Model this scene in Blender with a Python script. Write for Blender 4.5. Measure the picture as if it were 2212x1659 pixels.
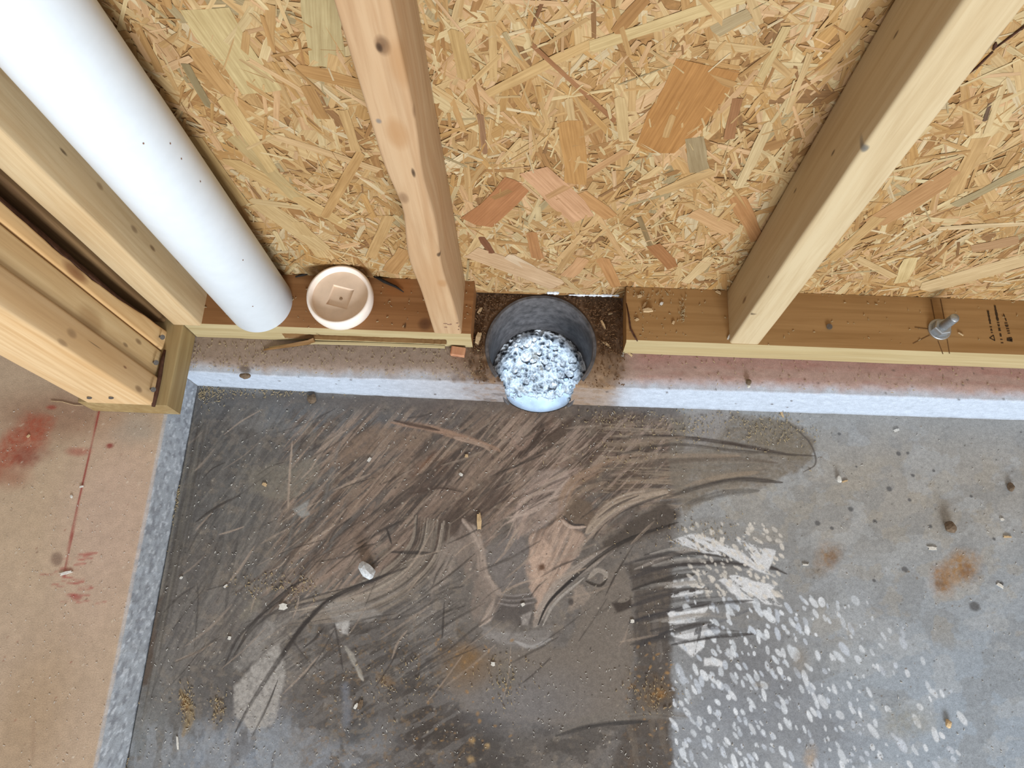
import bpy, bmesh, math, random
import numpy as np
from mathutils import Vector, Matrix
random.seed(7); rng = np.random.default_rng(11)
for o in list(bpy.data.objects): bpy.data.objects.remove(o)
SC = bpy.context.scene; COL = SC.collection
# ------------------------------------------------------------------ camera
F = 1651.5
EUL = [math.radians(a) for a in (18.60078893, 1.01300686, 2.75320311)]
cam_d = bpy.data.cameras.new('camera'); cam_d.sensor_width = 36; cam_d.lens = F / 2212 * 36
cam_d.clip_start = 0.01
cam = bpy.data.objects.new('camera', cam_d); COL.objects.link(cam)
cam.location = (0, 0, 1.0); cam.rotation_euler = EUL; SC.camera = cam
# ------------------------------------------------------------------ world, light, exposure
SC.view_settings.view_transform = 'Standard'; SC.view_settings.look = 'None'
SC.view_settings.exposure = 0.5; SC.view_settings.gamma = 1.0; SC.view_settings.use_curve_mapping = False
wd = bpy.data.worlds.new('sky'); SC.world = wd; wd.use_nodes = True
wd.node_tree.nodes['Background'].inputs['Color'].default_value = (1.0, 0.955, 0.90, 1)
wd.node_tree.nodes['Background'].inputs['Strength'].default_value = 0.46
def area(name, loc, target, sx, sy, power, color):
    l = bpy.data.lights.new(name, 'AREA'); l.shape = 'RECTANGLE'; l.size = sx; l.size_y = sy
    l.energy = power; l.color = color
    o = bpy.data.objects.new(name, l); COL.objects.link(o); o.location = loc
    o.rotation_euler = (Vector(target) - Vector(loc)).to_track_quat('-Z', 'Y').to_euler()
    return o
area('door_opening_daylight', (0.80, -3.4, 1.30), (0.05, 0.3, 0.05), 1.5, 0.8, 142, (0.90, 0.96, 1.0))
# ------------------------------------------------------------------ photograph geometry -> place (used to measure the place once)
def _rot(r):
    cx, sx = math.cos(r[0]), math.sin(r[0]); cy, sy = math.cos(r[1]), math.sin(r[1]); cz, sz = math.cos(r[2]), math.sin(r[2])
    return np.array([[cz,-sz,0],[sz,cz,0],[0,0,1]]) @ np.array([[cy,0,sy],[0,1,0],[-sy,0,cy]]) @ np.array([[1,0,0],[0,cx,-sx],[0,sx,cx]])
RM = _rot(EUL); CP = np.array([0, 0, 1.0])
def ray(px, py): return RM @ np.array([(px-1106)/F, -(py-829.5)/F, -1.0])
def atz(px, py, z): d = ray(px, py); return CP + (z-1.0)/d[2]*d
def aty(px, py, y): d = ray(px, py); return CP + y/d[1]*d
ZS = -0.125       # slab
ZC = -0.045       # top of curb and step (under the sill plates)
YW = 0.491        # face of the OSB sheathing
YF = 0.4045       # front of sill plate
HX, HY = 0.0038, 0.410   # drain pipe axis
# ------------------------------------------------------------------ helpers
def lin(c):
    c = np.asarray(c, float)/255.0
    return np.where(c <= 0.04045, c/12.92, ((c+0.055)/1.055)**2.4)
def link(name, me, mat, parent=None):
    o = bpy.data.objects.new(name, me); COL.objects.link(o)
    if mat is not None: me.materials.append(mat)
    if parent is not None: o.parent = parent
    return o
def tag(o, label, cat, group=None, kind=None):
    if label: o['label'] = label
    if cat: o['category'] = cat
    if group: o['group'] = group
    if kind: o['kind'] = kind
    return o
def mesh(name, v, f, smooth=False):
    me = bpy.data.meshes.new(name); me.from_pydata([tuple(map(float, p)) for p in v], [], f); me.update()
    if smooth:
        for p in me.polygons: p.use_smooth = True
    return me
def recenter(o):
    me = o.data; n = len(me.vertices); a = np.empty(n*3); me.vertices.foreach_get('co', a); a = a.reshape(-1, 3)
    c = (a.min(0)+a.max(0))/2; c[2] = a[:, 2].min()
    me.vertices.foreach_set('co', (a-c).ravel()); me.update(); o.location = o.location + Vector(c)
def empty(name, loc):
    o = bpy.data.objects.new(name, None); COL.objects.link(o); o.location = loc; o.empty_display_size = 0.02; return o
def lathe(prof, n=48, axis=(0, 0), closed=False):
    v = []; f = []
    for r, z in prof:
        for k in range(n):
            a = 2*math.pi*k/n; v.append((axis[0]+r*math.cos(a), axis[1]+r*math.sin(a), z))
    m = len(prof)
    for i in range(m-1 if not closed else m):
        j = (i+1) % m
        for k in range(n):
            k2 = (k+1) % n; f.append((i*n+k, i*n+k2, j*n+k2, j*n+k))
    return v, f
# ---- numpy value noise
TAB = rng.random((256, 256)).astype(np.float32)
def vnoise(x, y, seed=0):
    x = np.asarray(x, np.float32)+np.float32(seed*17.31); y = np.asarray(y, np.float32)+np.float32(seed*9.77)
    xi = np.floor(x).astype(int); yi = np.floor(y).astype(int); fx = x-xi; fy = y-yi
    fx = fx*fx*(3-2*fx); fy = fy*fy*(3-2*fy)
    a = TAB[xi & 255, yi & 255]; b = TAB[(xi+1) & 255, yi & 255]; c = TAB[xi & 255, (yi+1) & 255]; d = TAB[(xi+1) & 255, (yi+1) & 255]
    return (a*(1-fx)+b*fx)*(1-fy)+(c*(1-fx)+d*fx)*fy
def fbm(x, y, o=4, seed=0):
    s = 0; t = 0; a = 1.0; x = np.asarray(x, np.float32); y = np.asarray(y, np.float32)
    for i in range(o):
        s = s+a*vnoise(x*2**i, y*2**i, seed+i*3); t += a; a *= 0.55
    return s/t
def sstep(a, b, x):
    t = np.clip((x-a)/(b-a+1e-9), 0, 1); return t*t*(3-2*t)
# ------------------------------------------------------------------ materials
def new_mat(name):
    m = bpy.data.materials.new(name); m.use_nodes = True; nt = m.node_tree
    return m, nt, nt.nodes, nt.links, nt.nodes['Principled BSDF']
def mixc(nt, fac, a, b, blend='MIX'):
    n = nt.nodes.new('ShaderNodeMix'); n.data_type = 'RGBA'; n.blend_type = blend
    for s, val in ((n.inputs[0], fac), (n.inputs[6], a), (n.inputs[7], b)):
        if hasattr(val, 'is_output'): nt.links.new(val, s)
        elif isinstance(val, (int, float)): s.default_value = val
        else: s.default_value = (*val[:3], 1)
    return n.outputs[2]
def noise(nt, vec, scale, detail=4, rough=0.55, dist=0.0):
    n = nt.nodes.new('ShaderNodeTexNoise'); n.inputs['Scale'].default_value = scale; n.inputs['Detail'].default_value = detail
    n.inputs['Roughness'].default_value = rough; n.inputs['Distortion'].default_value = dist
    if vec is not None: nt.links.new(vec, n.inputs['Vector'])
    return n.outputs['Fac']
def ramp(nt, fac, stops):
    n = nt.nodes.new('ShaderNodeValToRGB'); nt.links.new(fac, n.inputs[0]); e = n.color_ramp.elements
    while len(e) < len(stops): e.new(0.5)
    for i, (p, c) in enumerate(stops):
        e[i].position = p; e[i].color = (c, c, c, 1) if isinstance(c, (int, float)) else (*c, 1)
    return n.outputs[0]
def mapping(nt, vec, scale, loc=(0, 0, 0)):
    n = nt.nodes.new('ShaderNodeMapping'); n.inputs['Scale'].default_value = scale; n.inputs['Location'].default_value = loc
    nt.links.new(vec, n.inputs['Vector']); return n.outputs[0]
def bump(nt, h, strength, dist=0.001):
    n = nt.nodes.new('ShaderNodeBump'); n.inputs['Strength'].default_value = strength; n.inputs['Distance'].default_value = dist
    nt.links.new(h, n.inputs['Height']); return n.outputs[0]
def wood_mat(name, light, dark, axis, seed=0, knots=(), rough=0.62, blotch=0.35, grain=0.8, gscale=1.0):
    """board timber: grain stretched along its axis, soft figure, knots at given object coordinates"""
    m, nt, N, L, b = new_mat(name)
    tc = N.new('ShaderNodeTexCoord').outputs['Object']
    st = [1.0, 1.0, 1.0]; st[axis] = 0.045
    v = mapping(nt, tc, st, (seed*1.37, seed*0.71, seed*2.13))
    g1 = noise(nt, v, 150*gscale, 5, 0.6, 0.4); g2 = noise(nt, v, 34*gscale, 3, 0.5, 1.2)
    g3 = noise(nt, mapping(nt, tc, [1 if i != axis else 0.35 for i in range(3)], (seed, 0, 0)), 14, 3)
    c = mixc(nt, ramp(nt, g2, [(0.35, 0.0), (0.68, grain)]), light, dark)
    c = mixc(nt, ramp(nt, g1, [(0.42, 0.0), (0.72, 0.75)]), c, tuple(np.array(dark)*0.86))
    c = mixc(nt, ramp(nt, g3, [(0.45, 0.0), (0.75, blotch)]), c, tuple(np.array(dark)*np.array([0.95, 0.86, 0.72])))
    for (kx, ky, kz, rx, ry, rz, kc, ka) in knots:
        mp = N.new('ShaderNodeVectorMath'); mp.operation = 'SUBTRACT'; L.new(tc, mp.inputs[0]); mp.inputs[1].default_value = (kx, ky, kz)
        ms = N.new('ShaderNodeVectorMath'); ms.operation = 'MULTIPLY'; L.new(mp.outputs[0], ms.inputs[0]); ms.inputs[1].default_value = (1/rx, 1/ry, 1/rz)
        ln = N.new('ShaderNodeVectorMath'); ln.operation = 'LENGTH'; L.new(ms.outputs[0], ln.inputs[0])
        fac = ramp(nt, ln.outputs['Value'], [(0.0, ka), (0.55, ka*0.8), (1.0, 0.0)])
        c = mixc(nt, fac, c, kc)
    L.new(c, b.inputs['Base Color']); b.inputs['Roughness'].default_value = rough
    b.inputs['Specular IOR Level'].default_value = 0.25
    L.new(bump(nt, g1, 0.25, 0.0006), b.inputs['Normal'])
    return m
def attr_mat(name, fine=900, fine_amt=0.25, mid=120, mid_amt=0.18, rough=0.8, spec=0.25, bump_amt=0.35, bscale=700):
    """surface whose stains come from its own colour attribute, with procedural grit over it"""
    m, nt, N, L, b = new_mat(name)
    a = N.new('ShaderNodeAttribute'); a.attribute_name = 'Col'
    tc = N.new('ShaderNodeTexCoord').outputs['Object']
    n1 = noise(nt, tc, fine, 3, 0.6); n2 = noise(nt, tc, mid, 5, 0.6)
    c = mixc(nt, 1.0, a.outputs['Color'], ramp(nt, n1, [(0.3, 1-fine_amt), (0.7, 1+fine_amt*0.7)]), 'MULTIPLY')
    c = mixc(nt, 1.0, c, ramp(nt, n2, [(0.3, 1-mid_amt), (0.7, 1+mid_amt*0.7)]), 'MULTIPLY')
    L.new(c, b.inputs['Base Color']); b.inputs['Roughness'].default_value = rough
    b.inputs['Specular IOR Level'].default_value = spec
    if bump_amt: L.new(bump(nt, noise(nt, tc, bscale, 4, 0.65), bump_amt, 0.0008), b.inputs['Normal'])
    return m
def plain_mat(name, col, rough=0.6, metal=0.0, var=0.15, scale=200, spec=0.3, bump_amt=0.1):
    m, nt, N, L, b = new_mat(name)
    tc = N.new('ShaderNodeTexCoord').outputs['Object']
    n = noise(nt, tc, scale, 4, 0.6)
    c = mixc(nt, 1.0, col, ramp(nt, n, [(0.3, 1-var), (0.7, 1+var*0.6)]), 'MULTIPLY')
    L.new(c, b.inputs['Base Color']); b.inputs['Roughness'].default_value = rough; b.inputs['Metallic'].default_value = metal
    b.inputs['Specular IOR Level'].default_value = spec
    if bump_amt: L.new(bump(nt, n, bump_amt, 0.001), b.inputs['Normal'])
    return m
KW = 0.62     # timber colours are given as photographed on a face turned to the door; KW takes the light out again
def wc(r, g, b, k=KW): return tuple(lin((r, g, b))*k)
M_slab = attr_mat('slab_concrete', 700, 0.20, 160, 0.16, 0.75, 0.3, 0.30)
M_curb = attr_mat('curb_concrete', 600, 0.16, 130, 0.12, 0.85, 0.2, 0.2, 500)
M_step = attr_mat('step_concrete', 600, 0.16, 90, 0.10, 0.85, 0.2, 0.45, 600)
M_pvc = plain_mat('white_pvc', tuple(lin((218, 226, 234))), 0.38, 0, 0.03, 60, 0.4, 0.0)
M_cap = plain_mat('cream_pvc', tuple(lin((238, 226, 215))), 0.45, 0, 0.05, 120, 0.35, 0.02)
M_blackpipe = plain_mat('black_pipe_plastic', tuple(lin((88, 86, 88))), 0.62, 0, 0.55, 90, 0.3, 0.2)
M_galv = plain_mat('galvanised_steel', tuple(lin((168, 172, 176))), 0.42, 0.75, 0.18, 400, 0.5, 0.15)
M_nail = plain_mat('dark_nail_steel', tuple(lin((105, 100, 96))), 0.5, 0.5, 0.3, 600, 0.4, 0.1)
M_ink = plain_mat('dark_ink', tuple(lin((62, 48, 34))), 0.8, 0, 0.4, 900, 0.1, 0.0)
M_pencil = plain_mat('pencil_graphite', tuple(lin((104, 76, 48))), 0.8, 0, 0.4, 900, 0.1, 0.0)
M_bark = plain_mat('dark_bark', tuple(lin((78, 52, 40))), 0.85, 0, 0.45, 140, 0.15, 0.5)
M_tar = plain_mat('black_tar_strip', tuple(lin((40, 36, 34))), 0.8, 0, 0.4, 200, 0.2, 0.3)
M_chip = plain_mat('pale_wood_chip', tuple(lin((214, 186, 146))*0.8), 0.75, 0, 0.25, 500, 0.15, 0.2)
M_chipred = wood_mat('reddish_offcut', wc(226, 176, 140, 0.8), wc(178, 112, 80, 0.8), 1, 3, gscale=1.6)
M_saw = plain_mat('sawdust', tuple(lin((196, 176, 140))*0.75), 0.85, 0, 0.3, 300, 0.1, 0.0)
M_whitebit = plain_mat('white_crumb', tuple(lin((222, 220, 214))*0.85), 0.8, 0, 0.2, 500, 0.2, 0.2)
M_chunk = plain_mat('pale_mortar', tuple(lin((196, 200, 204))), 0.85, 0, 0.28, 220, 0.2, 0.6)
M_darkstone = plain_mat('brown_stone', tuple(lin((108, 92, 76))), 0.85, 0, 0.4, 260, 0.2, 0.6)
M_wetstone = plain_mat('wet_pale_stone', tuple(lin((206, 212, 220))), 0.3, 0, 0.7, 2.2, 0.5, 0.3)
M_fill = plain_mat('wet_pale_silt', tuple(lin((150, 166, 190))), 0.35, 0, 0.8, 120, 0.5, 0.8)
M_water = plain_mat('milky_water', tuple(lin((206, 226, 250))), 0.08, 0, 0.25, 40, 0.6, 0.05)
M_dirt = plain_mat('brown_dirt', tuple(lin((104, 78, 56))), 0.95, 0, 0.45, 150, 0.1, 0.6)
# ================================================================== FLOOR SLAB (painted stains in plan coordinates)
CELL = 0.00105
XS = np.concatenate([[-0.5275], np.arange(-0.5265, 0.80, CELL), [0.82, 0.9, 1.1, 1.4, 1.8]])
YS = np.concatenate([[-1.3, -0.9, -0.6, -0.4, -0.32, -0.27], np.arange(-0.245, 0.372, CELL)])
GX, GY = np.meshgrid(XS, YS)                       # rows: y
# photograph pixel coordinates of every slab point: the stains were measured there
def to_px(X, Y, Z):
    q = np.stack([X, Y, Z-1.0+0*X], -1) @ RM
    return 1106+F*q[..., 0]/-q[..., 2], 829.5-F*q[..., 1]/-q[..., 2]
PX, PY = to_px(GX, GY, np.full_like(GX, ZS))
class Painter:
    def __init__(s, PX, PY, base):
        PX = PX.astype(np.float32); PY = PY.astype(np.float32); s.X, s.Y = PX, PY; s.C = np.zeros(PX.shape+(3,), np.float32); s.C[:] = lin(base); s.H = np.zeros(PX.shape, np.float32)
        s.wx = fbm(PX/60, PY/60, 4, 31)-0.5; s.wy = fbm(PX/60, PY/60, 4, 47)-0.5
        s.fx = fbm(PX/9, PY/9, 3, 5)-0.5; s.n = 0
        s.xmin = PX.min(0); s.xmax = PX.max(0); s.ymin = PY.min(1); s.ymax = PY.max(1)
    def box(s, x0, y0, x1, y1):
        i = np.where((s.xmax >= x0) & (s.xmin <= x1))[0]; j = np.where((s.ymax >= y0) & (s.ymin <= y1))[0]
        if len(i) == 0 or len(j) == 0: return None
        return (slice(j[0], j[-1]+1), slice(i[0], i[-1]+1))
    def lay(s, sl, m, col, h=0):
        c = lin(col); m = np.clip(m, 0, 1); s.C[sl] = s.C[sl]*(1-m[..., None])+c*m[..., None]
        if h: s.H[sl] = np.maximum(s.H[sl], m*h)
    def blob(s, x, y, rx, ry, ang, col, a=1, soft=0.5, warp=0.3, grain=0.0, h=0):
        s.n += 1; R = max(rx, ry)*(1+soft+warp)+4
        sl = s.box(x-R, y-R, x+R, y+R)
        if sl is None: return
        dx = s.X[sl]-x; dy = s.Y[sl]-y; ca, sa = math.cos(math.radians(ang)), math.sin(math.radians(ang))
        u = (dx*ca+dy*sa)/rx; v = (-dx*sa+dy*ca)/ry
        d = np.sqrt(u*u+v*v)+warp*2.2*(fbm(s.X[sl]/(R*0.55), s.Y[sl]/(R*0.55), 4, s.n)-0.5)
        m = a*(1-sstep(1-soft, 1+soft*0.6, d))
        if grain: m = m*np.clip(1-grain+grain*3.0*(fbm(s.X[sl]/7, s.Y[sl]/7, 3, s.n)-0.22), 0, 1.2)
        s.lay(sl, m, col, h)
    def poly(s, pts, col, a=1, soft=8, warp=14, grain=0.0, ang=None, streak=0.0, h=0, cut=0, su=110, sv=6):
        s.n += 1; P = np.array(pts, float); pad = soft+warp+4
        sl = s.box(P[:, 0].min()-pad, P[:, 1].min()-pad, P[:, 0].max()+pad, P[:, 1].max()+pad)
        if sl is None: return
        x = s.X[sl]+warp*2*s.wx[sl]+warp*0.7*s.fx[sl]; y = s.Y[sl]+warp*2*s.wy[sl]
        ins = np.zeros(x.shape, bool); dm = np.full(x.shape, 1e9)
        for k in range(len(P)):
            x0, y0 = P[k]; x1, y1 = P[(k+1) % len(P)]
            c = ((y0 > y) != (y1 > y)) & (x < (x1-x0)*(y-y0)/(y1-y0+1e-12)+x0); ins ^= c
            t = np.clip(((x-x0)*(x1-x0)+(y-y0)*(y1-y0))/((x1-x0)**2+(y1-y0)**2+1e-9), 0, 1)
            dm = np.minimum(dm, (x-x0-t*(x1-x0))**2+(y-y0-t*(y1-y0))**2)
        d = np.sqrt(dm)*np.where(ins, 1, -1)
        m = a*sstep(-soft*0.5, soft, d)
        if grain: m = m*np.clip(1-grain+grain*3.0*(fbm(s.X[sl]/6, s.Y[sl]/6, 3, s.n)-0.22), 0, 1.2)
        if streak:
            ca, sa = math.cos(math.radians(ang)), math.sin(math.radians(ang))
            u = s.X[sl]*ca+s.Y[sl]*sa; v = -s.X[sl]*sa+s.Y[sl]*ca
            if cut: m = m*sstep(cut, cut+0.07, fbm(u/su, v/sv, 4, s.n))
            else: m = m*np.clip(1-streak+streak*3.2*(fbm(u/110, v/5, 3, s.n)-0.25), 0, 1.2)
        elif cut: m = m*sstep(cut, cut+0.05, fbm(s.X[sl]/su, s.Y[sl]/sv, 5, s.n))
        s.lay(sl, m, col, h)
    def stroke(s, pts, w, col, a=1, soft=0.35, streak=0.5, warp=0.15, taper=0.25, h=0, fs=4.0):
        s.n += 1; P = np.array(pts, float)
        if len(P) > 2:                              # Catmull-Rom
            Q = np.vstack([2*P[0]-P[1], P, 2*P[-1]-P[-2]]); out = []
            for k in range(1, len(Q)-2):
                for t in np.linspace(0, 1, 8, endpoint=False):
                    out.append(0.5*((2*Q[k])+(-Q[k-1]+Q[k+1])*t+(2*Q[k-1]-5*Q[k]+4*Q[k+1]-Q[k+2])*t*t+(-Q[k-1]+3*Q[k]-3*Q[k+1]+Q[k+2])*t**3))
            P = np.array(out+[P[-1]])
        pad = w+4; sl = s.box(P[:, 0].min()-pad, P[:, 1].min()-pad, P[:, 0].max()+pad, P[:, 1].max()+pad)
        if sl is None: return
        x = s.X[sl]; y = s.Y[sl]; best = np.full(x.shape, 1e9); per = np.zeros(x.shape); al = np.zeros(x.shape); acc = 0
        for k in range(len(P)-1):
            a0 = P[k]; dv = P[k+1]-a0; L = math.hypot(*dv)+1e-9
            t = ((x-a0[0])*dv[0]+(y-a0[1])*dv[1])/L; tc = np.clip(t, 0, L)
            ex = x-a0[0]-tc*dv[0]/L; ey = y-a0[1]-tc*dv[1]/L; d2 = ex*ex+ey*ey
            b = d2 < best; best = np.where(b, d2, best); per = np.where(b, ex*(-dv[1]/L)+ey*(dv[0]/L), per); al = np.where(b, acc+tc, al); acc += L
        d = np.sqrt(best); ww = w*0.5
        if taper: e = np.minimum(al, acc-al)/(acc*taper+1e-9); ww = ww*(0.25+0.75*np.clip(e, 0, 1)**0.6)
        dn = d/ww+warp*2.5*(fbm(x/14, y/14, 3, s.n)-0.5)
        m = a*(1-sstep(1-soft, 1+soft*0.7, dn))
        if streak: m = m*np.clip(1-streak+streak*3.4*(fbm(per/fs+50, al/90, 3, s.n)-0.27), 0, 1.25)
        s.lay(sl, m, col, h)
P = Painter(PX, PY, (146, 146, 145))
# broad tone of the concrete: darker and muddy round the drain, paler to the right
P.blob(2150, 1560, 700, 420, -15, (146, 158, 172), 0.9, 0.9, 0.15)
P.blob(1950, 1050, 420, 150, 0, (152, 148, 142), 0.7, 0.8, 0.2)
P.blob(1600, 1600, 260, 220, 0, (138, 144, 154), 0.6, 0.7, 0.2)
P.poly([(250,840),(1460,855),(1500,1000),(1455,1180),(1452,1700),(200,1700)], (106,101,98), 1, 16, 14)
P.blob(520, 1030, 330, 230, 0, (92, 91, 90), 0.8, 0.8, 0.2)
P.blob(560, 1640, 320, 110, 5, (126, 133, 143), 0.95, 0.8, 0.3)
P.blob(330, 1560, 90, 140, 10, (122, 124, 124), 0.8, 0.7, 0.2)
P.blob(1050, 980, 360, 150, 0, (104, 88, 78), 0.8, 0.8, 0.25)
P.blob(820, 930, 300, 60, 5, (84, 78, 76), 0.7, 0.8, 0.25)
P.poly([(1180,905),(1400,885),(1470,930),(1450,1030),(1330,1060),(1240,1050),(1140,1010)], (90,74,63), 0.85, 14, 16)
P.blob(960, 1590, 150, 130, 30, (62, 54, 49), 0.95, 0.6, 0.4)
P.blob(750, 1560, 70, 60, 0, (74, 72, 72), 0.8, 0.5, 0.4)
P.blob(850, 1450, 170, 90, 10, (78, 74, 72), 0.8, 0.7, 0.35)
P.blob(1180, 1600, 150, 60, 0, (82, 80, 80), 0.7, 0.7, 0.35)
P.blob(480, 1480, 150, 90, -20, (82, 80, 80), 0.7, 0.7, 0.35)
P.blob(880, 1080, 260, 130, -20, (86, 76, 70), 0.55, 0.8, 0.3)
P.blob(925, 1000, 40, 26, 0, (122, 84, 56), 0.55, 0.8, 0.3); P.blob(900, 1040, 30, 30, 0, (112, 80, 58), 0.5, 0.8, 0.3)
P.blob(690, 900, 260, 26, 3, (112, 114, 116), 0.6, 0.7, 0.4); P.blob(600, 925, 130, 14, 6, (126, 126, 126), 0.5, 0.6, 0.5)
# streaked and blotched mud film over the darker part
ZL = [(300,870),(720,870),(640,1450),(280,1480)]; ZM = [(620,880),(1180,890),(1120,1080),(960,1260),(560,1330)]; ZC_ = [(1060,900),(1460,900),(1440,1080),(1260,1180),(1040,1200)]; ZR = [(1280,900),(1720,910),(1740,1010),(1460,1110),(1300,1080)]; ZB = [(560,1260),(1010,1240),(1000,1480),(560,1480)]; ZW = [(280,860),(1450,870),(1450,1700),(250,1700)]
for k in range(3):
    P.poly(ZW, [(124,114,104),(84,78,74),(118,114,110)][k], [0.20,0.28,0.18][k], 30, 20, 0, 128, 1, 0, 0.48+0.03*k, 150-30*k, 60-16*k)
    P.poly(ZL, [(122,118,113),(74,71,70),(132,126,118)][k], 0.30, 40, 20, 0, 112+8*k, 1, 0, 0.51+0.03*k, 150, 7-k)
    P.poly(ZM, [(138,118,103),(76,65,58),(156,137,122)][k], 0.62, 40, 24, 0, 140-5*k, 1, 0, 0.49+0.035*k, 130, 9-2*k)
    P.poly(ZC_, [(140,120,108),(74,61,54),(160,142,130)][k], 0.62, 30, 24, 0, 146-6*k, 1, 0, 0.50+0.035*k, 90, 10-2*k)
    P.poly(ZR, [(142,124,106),(80,69,61),(150,136,120)][k], 0.6, 24, 18, 0, -8+5*k, 1, 0, 0.50+0.03*k, 150, 8-2*k)
    P.poly(ZB, [(126,120,115),(70,66,64),(140,134,128)][k], 0.5, 40, 24, 0, 158-6*k, 1, 0, 0.51+0.03*k, 120, 8-2*k)
P.poly(ZW, (140,128,114), 0.25, 30, 20, 0, None, 0, 0, 0.60, 16, 14); P.poly(ZW, (66,61,58), 0.25, 30, 20, 0, None, 0, 0, 0.61, 20, 16)
P.poly([(1460,900),(2300,930),(2300,1700),(1455,1700)], (128,130,132), 0.4, 40, 20, 0, None, 0, 0, 0.52, 80, 70); P.poly([(1460,900),(2300,930),(2300,1700),(1455,1700)], (166,170,174), 0.35, 40, 20, 0, None, 0, 0, 0.55, 60, 44)
P.poly([(1500,1000),(2300,960),(2300,1400),(1500,1400)], (158,150,136), 0.3, 40, 20, 0, None, 0, 0, 0.55, 50, 40)
P.blob(1700, 1560, 210, 70, 10, (118,122,130), 0.5, 0.8, 0.4); P.blob(1640, 1440, 120, 60, 20, (112,114,120), 0.5, 0.8, 0.4); P.blob(1560, 1340, 190, 200, 20, (112,113,116), 0.65, 0.8, 0.3); P.blob(1600, 1600, 220, 120, 0, (126,131,139), 0.5, 0.8, 0.3)
ZD = [(620,1330),(1000,1330),(1060,1480),(1040,1700),(560,1700),(640,1480)]
P.poly(ZD, (66,60,56), 0.55, 40, 30, 0, None, 0, 0, 0.46, 60, 55); P.poly(ZD, (112,108,106), 0.5, 40, 30, 0, 150, 1, 0, 0.52, 60, 14); P.poly(ZD, (122,100,74), 0.4, 40, 30, 0, None, 0, 0, 0.63, 9, 8)
P.poly([(1000,1500),(1460,1560),(1460,1700),(980,1700)], (62,57,54), 0.5, 30, 26, 0, None, 0, 0, 0.47, 50, 30); P.poly([(1360,1440),(1450,1440),(1450,1700),(1330,1700)], (128,98,62), 0.6, 10, 14, 0, None, 0, 0, 0.58, 13, 13)
P.poly([(250,1560),(640,1560),(680,1700),(240,1700)], (142,146,152), 0.5, 30, 26, 0, 95, 1, 0, 0.47, 80, 18)
# vertical drag marks by the step
for k in range(46):
    x = 420+random.random()*330; y = 900+random.random()*420; L = 90+random.random()*260; dx = -L*(0.18+random.random()*0.25)
    c = random.choice([(118,115,112),(76,74,73),(128,124,119),(70,67,66)])
    P.stroke([(x,y),(x+dx*0.5+random.uniform(-8,8),y+L*0.5),(x+dx,y+L)], random.uniform(4,18), c, random.uniform(0.15,0.42), 0.6, 0.7)
for k in range(14):
    x = 405+random.random()*50; L = 500+random.random()*250
    P.stroke([(x,870+random.random()*80),(x-0.19*L,870+L)], random.uniform(4,12), random.choice([(122,116,106),(78,72,66)]), 0.35, 0.6, 0.8)
P.poly([(318,1290),(352,1290),(322,1480),(296,1485)], (88,72,60), 0.8, 8, 6)
# pale worn patches
P.poly([(530,1010),(600,990),(690,985),(680,1040),(620,1075),(540,1065)], (124,118,108), 0.7, 12, 18, 0.4)
P.poly([(750,950),(850,915),(940,930),(900,960),(800,985),(700,1010)], (134,114,98), 0.6, 10, 18, 0.5)
P.poly([(632,1098),(668,1078),(664,1100),(670,1112),(652,1118)], (142,142,140), 0.9, 4, 4)
P.poly([(508,1480),(560,1420),(604,1388),(616,1480),(596,1560),(540,1590),(505,1540)], (156,152,148), 0.9, 6, 10, 0.5, h=0.0004)
P.poly([(505,1440),(575,1340),(600,1350),(560,1420),(520,1450)], (138,134,130), 0.7, 6, 10, 0.5)
P.stroke([(390,1490),(410,1540),(395,1590)], 22, (140,120,86), 0.6, 0.6, 0.6); P.stroke([(520,1340),(560,1290)], 26, (128,122,110), 0.5, 0.6, 0.8)
P.poly([(735,1480),(755,1470),(765,1560),(745,1580)], (118,122,132), 0.6, 10, 8)
# the fan of mud dragged away from the drain towards lower left
for k in range(60):
    t = random.random(); x = 1120-380*t+random.uniform(-40,60); y = 960+150*t+random.uniform(-50,90); L = random.uniform(120,300); an = math.radians(random.uniform(126,146))
    c = random.choice([(132,114,102),(150,132,120),(84,70,62),(78,66,60),(122,106,96),(70,62,58)])
    P.stroke([(x,y),(x+L*0.5*math.cos(an)+8,y+L*0.5*math.sin(an)),(x+L*math.cos(an),y+L*math.sin(an))], random.uniform(5,22), c, random.uniform(0.3,0.65), 0.5, 0.75)
P.stroke([(845,912),(930,925),(1060,965),(1080,975)], 16, (150,124,106), 0.85, 0.4, 0.6); P.stroke([(850,908),(950,930)], 8, (64,50,44), 0.8, 0.4, 0.4)
P.stroke([(980,945),(1040,960),(1060,975)], 10, (172,150,134), 0.7, 0.4, 0.6); P.stroke([(1120,990),(1175,925)], 12, (70,58,52), 0.8)
P.stroke([(1095,935),(1125,970),(1160,930)], 9, (148,126,114), 0.6); P.stroke([(880,1068),(950,1052),(1000,1062)], 9, (74,62,56), 0.8)
P.poly([(890,1150),(1000,1090),(1030,1120),(990,1160),(960,1230),(900,1250)], (72,62,57), 0.75, 12, 14)
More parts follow.
